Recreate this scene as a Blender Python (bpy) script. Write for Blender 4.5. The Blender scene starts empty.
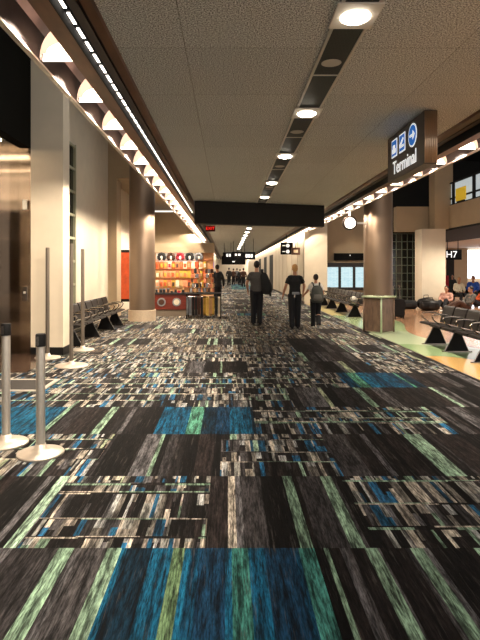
import bpy, bmesh, math, random
from mathutils import Vector, Matrix
random.seed(7)
scene = bpy.context.scene
COL = scene.collection
PI = math.pi

# ------------------------------------------------------------------ camera, world, lights, exposure
F = 520.0
CH = 1.53
cam_d = bpy.data.cameras.new('camera')
cam = bpy.data.objects.new('camera', cam_d)
COL.objects.link(cam)
cam.location = (0, 0, CH)
cam.rotation_euler = (PI / 2, 0, 0)
cam_d.sensor_fit = 'VERTICAL'
cam_d.sensor_height = 36
cam_d.lens = 36 * F / 640
cam_d.shift_x = 12 / 640
cam_d.shift_y = -50 / 640
cam_d.clip_end = 300
scene.camera = cam

world = bpy.data.worlds.new('world')
scene.world = world
world.use_nodes = True
bg = world.node_tree.nodes['Background']
bg.inputs[0].default_value = (1.0, 0.92, 0.84, 1)
bg.inputs[1].default_value = .9

scene.view_settings.view_transform = 'Standard'
scene.view_settings.look = 'None'
scene.view_settings.gamma = 1
scene.view_settings.exposure = 0.55
scene.cycles.use_denoising = True
scene.cycles.max_bounces = 6
scene.cycles.sample_clamp_indirect = 6


def area(name, loc, rot, sx, sy, power, color=(1, .85, .68), spread=PI):
    d = bpy.data.lights.new(name, 'AREA')
    d.shape = 'RECTANGLE'
    d.size = sx
    d.size_y = sy
    d.energy = power
    d.color = color
    d.spread = spread
    o = bpy.data.objects.new(name, d)
    COL.objects.link(o)
    o.location = loc
    o.rotation_euler = rot
    return o


def spot(name, loc, power, angle=2.4, color=(1, .86, .70), blend=.6, radius=.05, rot=(0, 0, 0)):
    d = bpy.data.lights.new(name, 'SPOT')
    d.energy = power
    d.color = color
    d.spot_size = angle
    d.spot_blend = blend
    d.shadow_soft_size = radius
    o = bpy.data.objects.new(name, d)
    COL.objects.link(o)
    o.location = loc
    o.rotation_euler = rot
    return o


# far stretches of the two ceiling coves and of the downlight line
area('cove_lamp_light', (-1.41, 50, 3.42), (0, 0, 0), .16, 38, 500)
area('cove_lamp_light', (3.38, 61, 3.42), (0, 0, 0), .16, 60, 1700)
area('corridor_lamp_light', (.93, 58, 3.36), (0, 0, 0), .2, 64, 700)
# unseen fill light added over the right hall, then the gate lamps
area('hall_fill_light', (8.0, 12, 6.6), (0, 0, 0), 3, 12, 420)
area('gate_lamp_light', (14, 31, 3.1), (0, 0, 0), 5, 12, 280, (1, .95, .9))

# unseen fill light added behind the camera for ceiling and near carpet
area('hall_fill_light', (1.2, -3.5, 3.3), (0, 0, 0), 3.0, 5.0, 130, (1, .95, .9))


# ------------------------------------------------------------------ materials
def rgb(h):
    h = h.lstrip('#')
    c = [int(h[i:i + 2], 16) / 255 for i in (0, 2, 4)]
    return tuple((v / 12.92 if v <= .04045 else ((v + .055) / 1.055) ** 2.4) for v in c) + (1,)


def N(nt, t, **kw):
    n = nt.nodes.new(t)
    for k, v in kw.items():
        setattr(n, k, v)
    return n


def mat(name, col, rough=.6, metal=0, emit=None, es=1.0, noise=0, nscale=8, nstretch=(1, 1, 1), bump=0, spec=None, alpha=None):
    m = bpy.data.materials.new(name)
    m.use_nodes = True
    nt = m.node_tree
    b = nt.nodes['Principled BSDF']
    c = rgb(col) if isinstance(col, str) else col
    b.inputs['Base Color'].default_value = c
    b.inputs['Roughness'].default_value = rough
    b.inputs['Metallic'].default_value = metal
    if spec is not None:
        b.inputs['Specular IOR Level'].default_value = spec
    if emit:
        b.inputs['Emission Color'].default_value = rgb(emit) if isinstance(emit, str) else emit
        b.inputs['Emission Strength'].default_value = es
    if alpha is not None:
        b.inputs['Alpha'].default_value = alpha
    if noise or bump:
        tc = N(nt, 'ShaderNodeTexCoord')
        mp = N(nt, 'ShaderNodeMapping')
        mp.inputs['Scale'].default_value = nstretch
        nz = N(nt, 'ShaderNodeTexNoise')
        nz.inputs['Scale'].default_value = nscale
        nz.inputs['Detail'].default_value = 5
        nt.links.new(tc.outputs['Object'], mp.inputs[0])
        nt.links.new(mp.outputs[0], nz.inputs['Vector'])
        if noise:
            mr = N(nt, 'ShaderNodeMapRange')
            mr.inputs['From Min'].default_value = .3
            mr.inputs['From Max'].default_value = .7
            mr.inputs['To Min'].default_value = 1 - noise
            mr.inputs['To Max'].default_value = 1 + noise
            nt.links.new(nz.outputs[0], mr.inputs[0])
            mx = N(nt, 'ShaderNodeVectorMath', operation='SCALE')
            mx.inputs[0].default_value = c[:3]
            nt.links.new(mr.outputs[0], mx.inputs['Scale'])
            nt.links.new(mx.outputs[0], b.inputs['Base Color'])
        if bump:
            bp = N(nt, 'ShaderNodeBump')
            bp.inputs['Strength'].default_value = bump
            bp.inputs['Distance'].default_value = .01
            nt.links.new(nz.outputs[0], bp.inputs['Height'])
            nt.links.new(bp.outputs[0], b.inputs['Normal'])
    return m


M = {}
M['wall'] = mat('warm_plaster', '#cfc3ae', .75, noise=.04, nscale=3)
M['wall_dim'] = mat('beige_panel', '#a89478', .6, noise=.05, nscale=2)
M['dark_header'] = mat('dark_bronze_panel', '#0b0a07', .9, spec=.1, noise=.2, nscale=3)
M['void'] = mat('dark_paint_and_void', '#0d0c0b', .8, noise=.1)  # black surfaces, and the darkness of voids and openings put in as colour
M['steel'] = mat('brushed_steel', '#b0a498', .14, 1, noise=.08, nscale=5, nstretch=(1, 1, 30))
M['column'] = mat('column_cladding', '#7c6a5a', .42, .7, noise=.06, nscale=3, nstretch=(1, 1, .2))
M['band'] = mat('stone_band', '#b8a48c', .5, noise=.08, nscale=20)
M['bronze'] = mat('bronze_trim', '#6b4a34', .4, .55, noise=.25, nscale=4, nstretch=(3, .7, 3))
M['bronze_dark'] = mat('dark_bronze_trim', '#33261f', .42, .5, noise=.2, nscale=4, nstretch=(3, .5, 3))
M['cove_metal'] = mat('cove_reflector_metal', '#8a8284', .4, .7, noise=.15, nscale=6)
M['fascia_metal'] = mat('fascia_metal', '#3c393a', .5, .6, noise=.15)
M['trim_light'] = mat('pale_metal_trim', '#cfc6ba', .35, .4)
M['black'] = mat('black_metal', '#070606', .6, spec=.25, noise=.1)
M['black_gloss'] = mat('black_vinyl', '#120d0b', .5, spec=.3, noise=.2, nscale=6)
M['chrome'] = mat('polished_aluminium', '#a09890', .25, 1, noise=.03)
M['post'] = mat('stanchion_metal', '#cdc5ba', .36, .6, noise=.05, nscale=30)
M['post_dark'] = mat('tall_post_metal', '#756b60', .45, .6, noise=.05)
M['post_base'] = mat('stanchion_base', '#cbbfb0', .38, .5, noise=.05, nscale=20)
M['white'] = mat('white_paint', '#e8e2d6', .6, noise=.02)
M['lamp'] = mat('lamp_glow', '#ffffff', .5, emit='#fff2dc', es=14)
M['lobby_glow'] = mat('lobby_streak_glow', '#ffffff', .5, emit='#ffdfb8', es=9)
M['cove_glow_rib'] = mat('cove_rib_glow', '#ffffff', .5, emit='#ffe9cf', es=4.0)  # ribs lit by the cove lamps, their light put in as glow
M['cove_back'] = mat('cove_shell_glow', '#d9c6ba', .5, emit='#f0c8b0', es=.55)  # faint glow stands in for lamplight on the rib shell
M['dash'] = mat('slot_lamp_glow', '#ffffff', .5, emit='#fff4e6', es=3)
M['blue_sign'] = mat('blue_pictogram', '#1560b0', .5, emit='#1560b0', es=.5)
M['white_sign'] = mat('white_sign_ink', '#ffffff', .5, emit='#ffffff', es=.45)
M['sign_face'] = mat('sign_face', '#4a4038', .5, .2, noise=.08)
M['sign_black'] = mat('sign_black', '#060606', .8, spec=.15)
M['red_glow'] = mat('red_exit_letters', '#d02020', .5, emit='#ff2a20', es=.9)
M['wood_red'] = mat('mahogany', '#6a2414', .4, noise=.25, nscale=5, nstretch=(1, 1, 5))
M['grey_plinth'] = mat('grey_plinth', '#7a6c5c', .6, noise=.1)
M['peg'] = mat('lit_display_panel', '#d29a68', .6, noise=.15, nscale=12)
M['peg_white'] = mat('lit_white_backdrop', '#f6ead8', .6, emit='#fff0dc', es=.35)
M['skin'] = mat('skin', '#b07e62', .6, noise=.04)
M['hair_dark'] = mat('dark_hair', '#1c120c', .7, noise=.3, nscale=60)
M['hair_blond'] = mat('copper_blond_hair', '#b98a54', .6, noise=.3, nscale=60)
M['eye'] = mat('eye', '#1c1714', .3)
M['tee_grey'] = mat('grey_tee', '#4a4643', .85, noise=.1, nscale=20)
M['tee_black'] = mat('black_tee', '#0d0c0d', .85, noise=.1, nscale=20)
M['tee_white'] = mat('white_tee', '#d8d4cc', .85, noise=.05, nscale=20)
M['jeans'] = mat('dark_trousers', '#101016', .85, noise=.15, nscale=20)
M['shoe_dark'] = mat('dark_shoe', '#191616', .5)
M['shoe_white'] = mat('white_shoe', '#d9d6d0', .6)
M['pack'] = mat('grey_backpack', '#42443f', .8, noise=.2, nscale=14)
M['jacket'] = mat('black_jacket', '#0c0b0d', .8, noise=.2, nscale=20)
M['stone'] = mat('brown_stone', '#6b5648', .3, noise=.3, nscale=9, nstretch=(2, 2, .6))
M['stone_green'] = mat('pale_green_edge', '#a8b898', .35, noise=.08)
M['glass_dark'] = mat('dark_glass', '#0c0f0e', .12, 0, noise=.15, spec=.6)
M['mullion'] = mat('window_mullion', '#5c6455', .5, .3)
M['mullion_pale'] = mat('pale_mullion', '#9c9a80', .5, .2)
M['window_glow'] = mat('bright_window', '#ffffff', .5, emit='#f4f8ff', es=2.6)
M['window_up'] = mat('upstairs_window', '#606a70', .3, emit='#d0d8d8', es=.45, noise=.5, nscale=1.5)
M['fids_housing'] = mat('screen_housing', '#120e0c', .4)
M['ceil_white'] = mat('pale_ceiling', '#bdb4a8', .8, noise=.04)
M['tile_dark'] = mat('lobby_tile', '#4a3a30', .12, noise=.2, nscale=3)
M['mat_black'] = mat('entrance_mat', '#2b2723', .8, noise=.3, nscale=60)
for nm, h in (('m_blue', '#1f4fae'), ('m_orange', '#b04a20'), ('m_grey', '#5c5852'), ('m_pink', '#b08474'), ('m_red', '#a01c2c'),
              ('m_tan', '#b58d5c'), ('m_yellow', '#c9a54a'), ('m_cream', '#d8cbb0'), ('m_brown', '#4a2c1c'), ('m_char', '#1c1a1a'),
              ('m_gold', '#b8922e'), ('m_slate', '#7e8084'), ('m_copper', '#c8693c'), ('m_salmon', '#d98860')):
    M[nm] = mat(nm[2:] + '_stuff', h, .7, noise=.12, nscale=20)
M['screen_blue'] = mat('small_blue_screen', '#2030c0', .4, emit='#2838d8', es=1)
M['yellow_glow'] = mat('yellow_board', '#c9a528', .6, emit='#c9a528', es=.35)
M['poster'] = mat('poster_glow', '#a03c18', .5, emit='#c04a1c', es=.35, noise=.3, nscale=6)


def ceiling_material():
    m = bpy.data.materials.new('speckled_acoustic_tile')
    m.use_nodes = True
    nt = m.node_tree
    b = nt.nodes['Principled BSDF']
    tc = N(nt, 'ShaderNodeTexCoord')
    nz = N(nt, 'ShaderNodeTexNoise')
    nz.inputs['Scale'].default_value = 85
    nz.inputs['Detail'].default_value = 3
    nt.links.new(tc.outputs['Object'], nz.inputs['Vector'])
    cr = N(nt, 'ShaderNodeValToRGB')
    cr.color_ramp.elements[0].position = .38
    cr.color_ramp.elements[0].color = rgb('#6b6a66')
    cr.color_ramp.elements[1].position = .62
    cr.color_ramp.elements[1].color = rgb('#f0efea')
    nt.links.new(nz.outputs[0], cr.inputs[0])
    # joints: Brick texture over X/Y
    br = N(nt, 'ShaderNodeTexBrick')
    br.offset = 0
    br.inputs['Scale'].default_value = 1
    br.inputs['Mortar Size'].default_value = .006
    br.inputs['Mortar Smooth'].default_value = .3
    br.inputs['Brick Width'].default_value = 1.15
    br.inputs['Row Height'].default_value = 1.17
    br.inputs['Color1'].default_value = (1, 1, 1, 1)
    br.inputs['Color2'].default_value = (.9, .9, .9, 1)
    br.inputs['Mortar'].default_value = (.62, .6, .57, 1)
    mp = N(nt, 'ShaderNodeMapping')
    mp.inputs['Location'].default_value = (.36, .3, 0)
    nt.links.new(tc.outputs['Object'], mp.inputs[0])
    nt.links.new(mp.outputs[0], br.inputs['Vector'])
    mx = N(nt, 'ShaderNodeMix', data_type='RGBA', blend_type='MULTIPLY')
    mx.inputs[0].default_value = 1
    nt.links.new(cr.outputs[0], mx.inputs[6])
    nt.links.new(br.outputs[0], mx.inputs[7])
    nt.links.new(mx.outputs[2], b.inputs['Base Color'])
    b.inputs['Roughness'].default_value = .9
    return m


M['ceiling'] = ceiling_material()


def carpet_material():
    m = bpy.data.materials.new('striped_carpet')
    m.use_nodes = True
    nt = m.node_tree
    b = nt.nodes['Principled BSDF']
    tc = N(nt, 'ShaderNodeTexCoord')
    at = N(nt, 'ShaderNodeAttribute', attribute_name='yarn')

    def streak(sx, sy, sc, det=6, rough=.65):
        mp = N(nt, 'ShaderNodeMapping')
        mp.inputs['Scale'].default_value = (sx, sy, 1)
        nz = N(nt, 'ShaderNodeTexNoise')
        nz.inputs['Scale'].default_value = sc
        nz.inputs['Detail'].default_value = det
        nz.inputs['Roughness'].default_value = rough
        nt.links.new(tc.outputs['Object'], mp.inputs[0])
        nt.links.new(mp.outputs[0], nz.inputs['Vector'])
        return nz
    s1 = streak(30, 3.0, 1.0)
    s2 = streak(110, 14, 1.0)
    r1 = N(nt, 'ShaderNodeMapRange')
    for k, v in zip(('From Min', 'From Max', 'To Min', 'To Max'), (.40, .60, .22, 1.45)):
        r1.inputs[k].default_value = v
    nt.links.new(s1.outputs[0], r1.inputs[0])
    r2 = N(nt, 'ShaderNodeMapRange')
    for k, v in zip(('From Min', 'From Max', 'To Min', 'To Max'), (.38, .62, .40, 1.5)):
        r2.inputs[k].default_value = v
    nt.links.new(s2.outputs[0], r2.inputs[0])
    ml = N(nt, 'ShaderNodeMath', operation='MULTIPLY')
    nt.links.new(r1.outputs[0], ml.inputs[0])
    nt.links.new(r2.outputs[0], ml.inputs[1])
    vs = N(nt, 'ShaderNodeVectorMath', operation='SCALE')
    nt.links.new(at.outputs['Color'], vs.inputs[0])
    nt.links.new(ml.outputs[0], vs.inputs['Scale'])
    s3 = streak(46, 2.2, 1.0, 8, .75)
    r3 = N(nt, 'ShaderNodeMapRange')
    for k, v in zip(('From Min', 'From Max', 'To Min', 'To Max'), (.56, .68, 0, .6)):
        r3.inputs[k].default_value = v
    nt.links.new(s3.outputs[0], r3.inputs[0])
    r4 = N(nt, 'ShaderNodeMapRange')
    for k, v in zip(('From Min', 'From Max', 'To Min', 'To Max'), (.37, .46, .9, 0)):
        r4.inputs[k].default_value = v
    nt.links.new(s3.outputs[0], r4.inputs[0])
    mxa = N(nt, 'ShaderNodeMix', data_type='RGBA')
    nt.links.new(r3.outputs[0], mxa.inputs[0])
    nt.links.new(vs.outputs[0], mxa.inputs[6])
    mxa.inputs[7].default_value = rgb('#57524f')
    mxb = N(nt, 'ShaderNodeMix', data_type='RGBA')
    nt.links.new(r4.outputs[0], mxb.inputs[0])
    nt.links.new(mxa.outputs[2], mxb.inputs[6])
    mxb.inputs[7].default_value = rgb('#0b0909')
    nt.links.new(mxb.outputs[2], b.inputs['Base Color'])
    b.inputs['Roughness'].default_value = .85
    b.inputs['Specular IOR Level'].default_value = .12
    bp = N(nt, 'ShaderNodeBump')
    bp.inputs['Strength'].default_value = .4
    bp.inputs['Distance'].default_value = .004
    nt.links.new(s2.outputs[0], bp.inputs['Height'])
    nt.links.new(bp.outputs[0], b.inputs['Normal'])
    return m


M['carpet'] = carpet_material()


def terrazzo_material():
    """polished floor with big coloured fields whose borders wave along the carpet"""
    m = bpy.data.materials.new('terrazzo_fields')
    m.use_nodes = True
    nt = m.node_tree
    b = nt.nodes['Principled BSDF']
    tc = N(nt, 'ShaderNodeTexCoord')
    sp = N(nt, 'ShaderNodeSeparateXYZ')
    nt.links.new(tc.outputs['Object'], sp.inputs[0])

    def math_(op, a, bb=None):
        n = N(nt, 'ShaderNodeMath', operation=op)
        for i, v in enumerate((a, bb)):
            if v is None:
                continue
            if isinstance(v, (int, float)):
                n.inputs[i].default_value = v
            else:
                nt.links.new(v, n.inputs[i])
        return n.outputs[0]
    X, Y = sp.outputs[0], sp.outputs[1]
    edge = math_('ADD', math_('MULTIPLY', math_('SINE', math_('MULTIPLY', Y, .9)), .35), 4.75)
    inband = math_('LESS_THAN', X, edge)
    ybend = math_('ADD', Y, math_('MULTIPLY', math_('SINE', math_('MULTIPLY', X, 3.0)), .35))

    def mix(f, a, bcol):
        mx = N(nt, 'ShaderNodeMix', data_type='RGBA')
        nt.links.new(f, mx.inputs[0])
        for i, v in ((6, a), (7, bcol)):
            if isinstance(v, tuple):
                mx.inputs[i].default_value = v
            else:
                nt.links.new(v, mx.inputs[i])
        return mx.outputs[2]
    c = rgb('#b8905c')                                   # nearest: ochre
    c = mix(math_('GREATER_THAN', ybend, 8.9), rgb('#d8b070'), rgb('#9cb888'))
    c = mix(math_('GREATER_THAN', ybend, 10.4), c, rgb('#bccdaa'))
    c = mix(math_('GREATER_THAN', ybend, 13.2), c, rgb('#a4b98c'))
    c = mix(math_('GREATER_THAN', ybend, 17.2), c, rgb('#d8c890'))
    c = mix(inband, rgb('#b88c6c'), c)
    nz = N(nt, 'ShaderNodeTexNoise')
    nz.inputs['Scale'].default_value = 45
    nt.links.new(tc.outputs['Object'], nz.inputs['Vector'])
    mr = N(nt, 'ShaderNodeMapRange')
    for k, v in zip(('From Min', 'From Max', 'To Min', 'To Max'), (.3, .7, .8, 1.2)):
        mr.inputs[k].default_value = v
    nt.links.new(nz.outputs[0], mr.inputs[0])
    vs = N(nt, 'ShaderNodeVectorMath', operation='SCALE')
    nt.links.new(c, vs.inputs[0])
    nt.links.new(mr.outputs[0], vs.inputs['Scale'])
    nt.links.new(vs.outputs[0], b.inputs['Base Color'])
    b.inputs['Roughness'].default_value = .16
    return m


M['terrazzo'] = terrazzo_material()


def screen_material():
    m = bpy.data.materials.new('flight_list_screen')
    m.use_nodes = True
    nt = m.node_tree
    b = nt.nodes['Principled BSDF']
    tc = N(nt, 'ShaderNodeTexCoord')
    br = N(nt, 'ShaderNodeTexBrick')
    br.offset = .3
    br.inputs['Scale'].default_value = 1
    br.inputs['Brick Width'].default_value = .16
    br.inputs['Row Height'].default_value = .035
    br.inputs['Mortar Size'].default_value = .009
    br.inputs['Color1'].default_value = rgb('#bfeaf4')
    br.inputs['Color2'].default_value = rgb('#6cc4dc')
    br.inputs['Mortar'].default_value = rgb('#f0fbff')
    cb = N(nt, 'ShaderNodeCombineXYZ')
    sp = N(nt, 'ShaderNodeSeparateXYZ')
    nt.links.new(tc.outputs['Object'], sp.inputs[0])
    nt.links.new(sp.outputs[0], cb.inputs[0])
    nt.links.new(sp.outputs[2], cb.inputs[1])
    nt.links.new(cb.outputs[0], br.inputs['Vector'])
    nt.links.new(br.outputs[0], b.inputs['Emission Color'])
    b.inputs['Emission Strength'].default_value = .62
    b.inputs['Base Color'].default_value = (.05, .1, .1, 1)
    return m


M['screen'] = screen_material()


def grille_material():
    m = bpy.data.materials.new('perforated_black_panel')
    m.use_nodes = True
    nt = m.node_tree
    b = nt.nodes['Principled BSDF']
    tc = N(nt, 'ShaderNodeTexCoord')
    br = N(nt, 'ShaderNodeTexBrick')
    br.offset = .5
    br.inputs['Scale'].default_value = 1
    br.inputs['Brick Width'].default_value = .03
    br.inputs['Row Height'].default_value = .05
    br.inputs['Mortar Size'].default_value = .006
    br.inputs['Color1'].default_value = rgb('#040303')
    br.inputs['Color2'].default_value = rgb('#060505')
    br.inputs['Mortar'].default_value = rgb('#191614')
    nt.links.new(tc.outputs['Object'], br.inputs['Vector'])
    nt.links.new(br.outputs[0], b.inputs['Base Color'])
    b.inputs['Roughness'].default_value = .5
    return m


M['grille'] = grille_material()


# ------------------------------------------------------------------ mesh helpers
def new_bm():
    return bmesh.new()


def add_box(bm, x0, x1, y0, y1, z0, z1, bev=0):
    vs = [bm.verts.new(p) for p in ((x0, y0, z0), (x1, y0, z0), (x1, y1, z0), (x0, y1, z0), (x0, y0, z1), (x1, y0, z1), (x1, y1, z1), (x0, y1, z1))]
    fs = []
    for idx in ((0, 3, 2, 1), (4, 5, 6, 7), (0, 1, 5, 4), (1, 2, 6, 5), (2, 3, 7, 6), (3, 0, 4, 7)):
        fs.append(bm.faces.new([vs[i] for i in idx]))
    if bev:
        es = list({e for f in fs for e in f.edges})
        bmesh.ops.bevel(bm, geom=es, offset=bev, segments=2, affect='EDGES', profile=.6)
    return vs


def ring_frame(d):
    d = d.normalized()
    up = Vector((0, 0, 1)) if abs(d.z) < .9 else Vector((0, 1, 0))
    if abs(d.z) >= .9:
        a = Vector((1, 0, 0))
        a = (a - d * a.dot(d)).normalized()
    else:
        a = d.cross(up).normalized()
    return a, a.cross(d).normalized() * -1


def add_tube(bm, pts, radii, seg=12, cap=True):
    """radii: number or (across, depth) per point"""
    pts = [Vector(p) for p in pts]
    if not isinstance(radii, (list,)):
        radii = [radii] * len(pts)
    rings = []
    for i, p in enumerate(pts):
        d = (pts[min(i + 1, len(pts) - 1)] - pts[max(i - 1, 0)])
        a, b = ring_frame(d)
        r = radii[i]
        ra, rb = (r, r) if isinstance(r, (int, float)) else r
        rings.append([bm.verts.new(p + a * ra * math.cos(2 * PI * k / seg) + b * rb * math.sin(2 * PI * k / seg)) for k in range(seg)])
    for r0, r1 in zip(rings, rings[1:]):
        for k in range(seg):
            bm.faces.new((r0[k], r0[(k + 1) % seg], r1[(k + 1) % seg], r1[k]))
    if cap:
        bm.faces.new(rings[0][::-1])
        bm.faces.new(rings[-1])


def add_lathe(bm, prof, cx=0, cy=0, seg=32):
    """prof: list of (r, z)"""
    rings = []
    for r, z in prof:
        if r < 1e-6:
            rings.append([bm.verts.new((cx, cy, z))])
        else:
            rings.append([bm.verts.new((cx + r * math.cos(2 * PI * k / seg), cy + r * math.sin(2 * PI * k / seg), z)) for k in range(seg)])
    for r0, r1 in zip(rings, rings[1:]):
        for k in range(seg):
            k2 = (k + 1) % seg
            if len(r0) == 1 and len(r1) == 1:
                continue
            if len(r0) == 1:
                bm.faces.new((r0[0], r1[k2], r1[k]))
            elif len(r1) == 1:
                bm.faces.new((r0[k], r0[k2], r1[0]))
            else:
                bm.faces.new((r0[k], r0[k2], r1[k2], r1[k]))
    for rr in (rings[0], rings[-1]):
        if len(rr) > 1:
            bm.faces.new(rr)


def add_prism(bm, poly, axis, a0, a1):
    """poly: list of 2-D points; axis 'X','Y','Z' extruded from a0 to a1"""
    def P(u, v, w):
        return {'X': (w, u, v), 'Y': (u, w, v), 'Z': (u, v, w)}[axis]
    A = [bm.verts.new(P(u, v, a0)) for u, v in poly]
    B = [bm.verts.new(P(u, v, a1)) for u, v in poly]
    n = len(poly)
    for k in range(n):
        bm.faces.new((A[k], A[(k + 1) % n], B[(k + 1) % n], B[k]))
    bm.faces.new(A[::-1])
    bm.faces.new(B)


def add_ball(bm, c, r, seg=12, rings=8):
    rx, ry, rz = (r, r, r) if isinstance(r, (int, float)) else r
    mt = Matrix.Translation(c) @ Matrix.Diagonal((rx, ry, rz, 1))
    bmesh.ops.create_uvsphere(bm, u_segments=seg, v_segments=rings, radius=1, matrix=mt)


def obj(name, bm, material, parent=None, smooth=False, loc=None, rot=None):
    bmesh.ops.recalc_face_normals(bm, faces=bm.faces[:])
    me = bpy.data.meshes.new(name)
    bm.to_mesh(me)
    bm.free()
    if material:
        me.materials.append(material)
    if smooth:
        for p in me.polygons:
            p.use_smooth = True
    o = bpy.data.objects.new(name, me)
    COL.objects.link(o)
    if parent:
        o.parent = parent
    if loc:
        o.location = loc
    if rot:
        o.rotation_euler = rot
    return o


def box(name, x0, x1, y0, y1, z0, z1, material, parent=None, bev=0):
    bm = new_bm()
    add_box(bm, x0, x1, y0, y1, z0, z1, bev)
    return obj(name, bm, material, parent)


def struct(o):
    o['kind'] = 'structure'
    return o


def tag(o, label, cat, group=None):
    o['label'] = label
    o['category'] = cat
    if group:
        o['group'] = group
    return o


def thing(name, label, cat, loc=(0, 0, 0), rz=0, group=None):
    o = bpy.data.objects.new(name, None)
    o.empty_display_size = .1
    COL.objects.link(o)
    o.location = loc
    o.rotation_euler = (0, 0, rz)
    return tag(o, label, cat, group)


def dup(root, loc, rz=None, label=None, group=None, scale=None):
    r = root.copy()
    COL.objects.link(r)
    r.location = loc
    if rz is not None:
        r.rotation_euler = (0, 0, rz)
    if scale:
        r.scale = scale
    if label:
        r['label'] = label
    if group:
        r['group'] = group
    for ch in list(root.children):
        c = ch.copy()
        COL.objects.link(c)
        c.parent = r
        for g in ch.children:
            d = g.copy()
            COL.objects.link(d)
            d.parent = c
    return r


def text_bm(s, size):
    cu = bpy.data.curves.new('t', 'FONT')
    cu.body = s
    cu.size = size
    cu.extrude = .003
    cu.offset = 0
    cu.align_x = 'CENTER'
    cu.align_y = 'CENTER'
    o = bpy.data.objects.new('t', cu)
    COL.objects.link(o)
    bpy.context.view_layer.update()
    dg = bpy.context.evaluated_depsgraph_get()
    me = bpy.data.meshes.new_from_object(o.evaluated_get(dg))
    bpy.data.objects.remove(o)
    bm = new_bm()
    bm.from_mesh(me)
    return bm


def text(name, s, size, loc, rot, material, parent):
    return obj(name, text_bm(s, size), material, parent, loc=loc, rot=rot)


def remesh(bm, voxel, smooth=4):
    """fuse overlapping lofts into one continuous skin"""
    bmesh.ops.recalc_face_normals(bm, faces=bm.faces[:])
    me = bpy.data.meshes.new('r')
    bm.to_mesh(me)
    bm.free()
    o = bpy.data.objects.new('r', me)
    COL.objects.link(o)
    md = o.modifiers.new('v', 'REMESH')
    md.mode = 'VOXEL'
    md.voxel_size = voxel
    ms = o.modifiers.new('s', 'SMOOTH')
    ms.iterations = smooth
    ms.factor = .5
    bpy.context.view_layer.update()
    dg = bpy.context.evaluated_depsgraph_get()
    m2 = bpy.data.meshes.new_from_object(o.evaluated_get(dg))
    bpy.data.objects.remove(o)
    out = new_bm()
    out.from_mesh(m2)
    return out


# ------------------------------------------------------------------ floor
BEIGE = [rgb(c)[:3] for c in ('#a0978a', '#8a8278', '#b4ab9c', '#6a655e', '#86857f', '#9fa09e')]
BROWN = [rgb(c)[:3] for c in ('#6e6252', '#5a4e44', '#80725e', '#4a4038')]
DARK = [rgb(c)[:3] for c in ('#120f0e', '#1a1514', '#241e1d', '#0b0909')]
GREY = [rgb(c)[:3] for c in ('#383536', '#474445', '#282526', '#545254', '#1f1c1c')]
MINT = [rgb(c)[:3] for c in ('#84a088', '#98b49c', '#748e78', '#98a284')]
TEAL = [rgb(c)[:3] for c in ('#0d3e58', '#0f3048', '#0c4864', '#09202e', '#11506c')]
BLUE = [rgb(c)[:3] for c in ('#1c5474', '#24628a', '#174560')]


def jit(c, a=.12):
    k = 1 + random.uniform(-a, a)
    return (c[0] * k, c[1] * k, c[2] * k)


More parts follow.
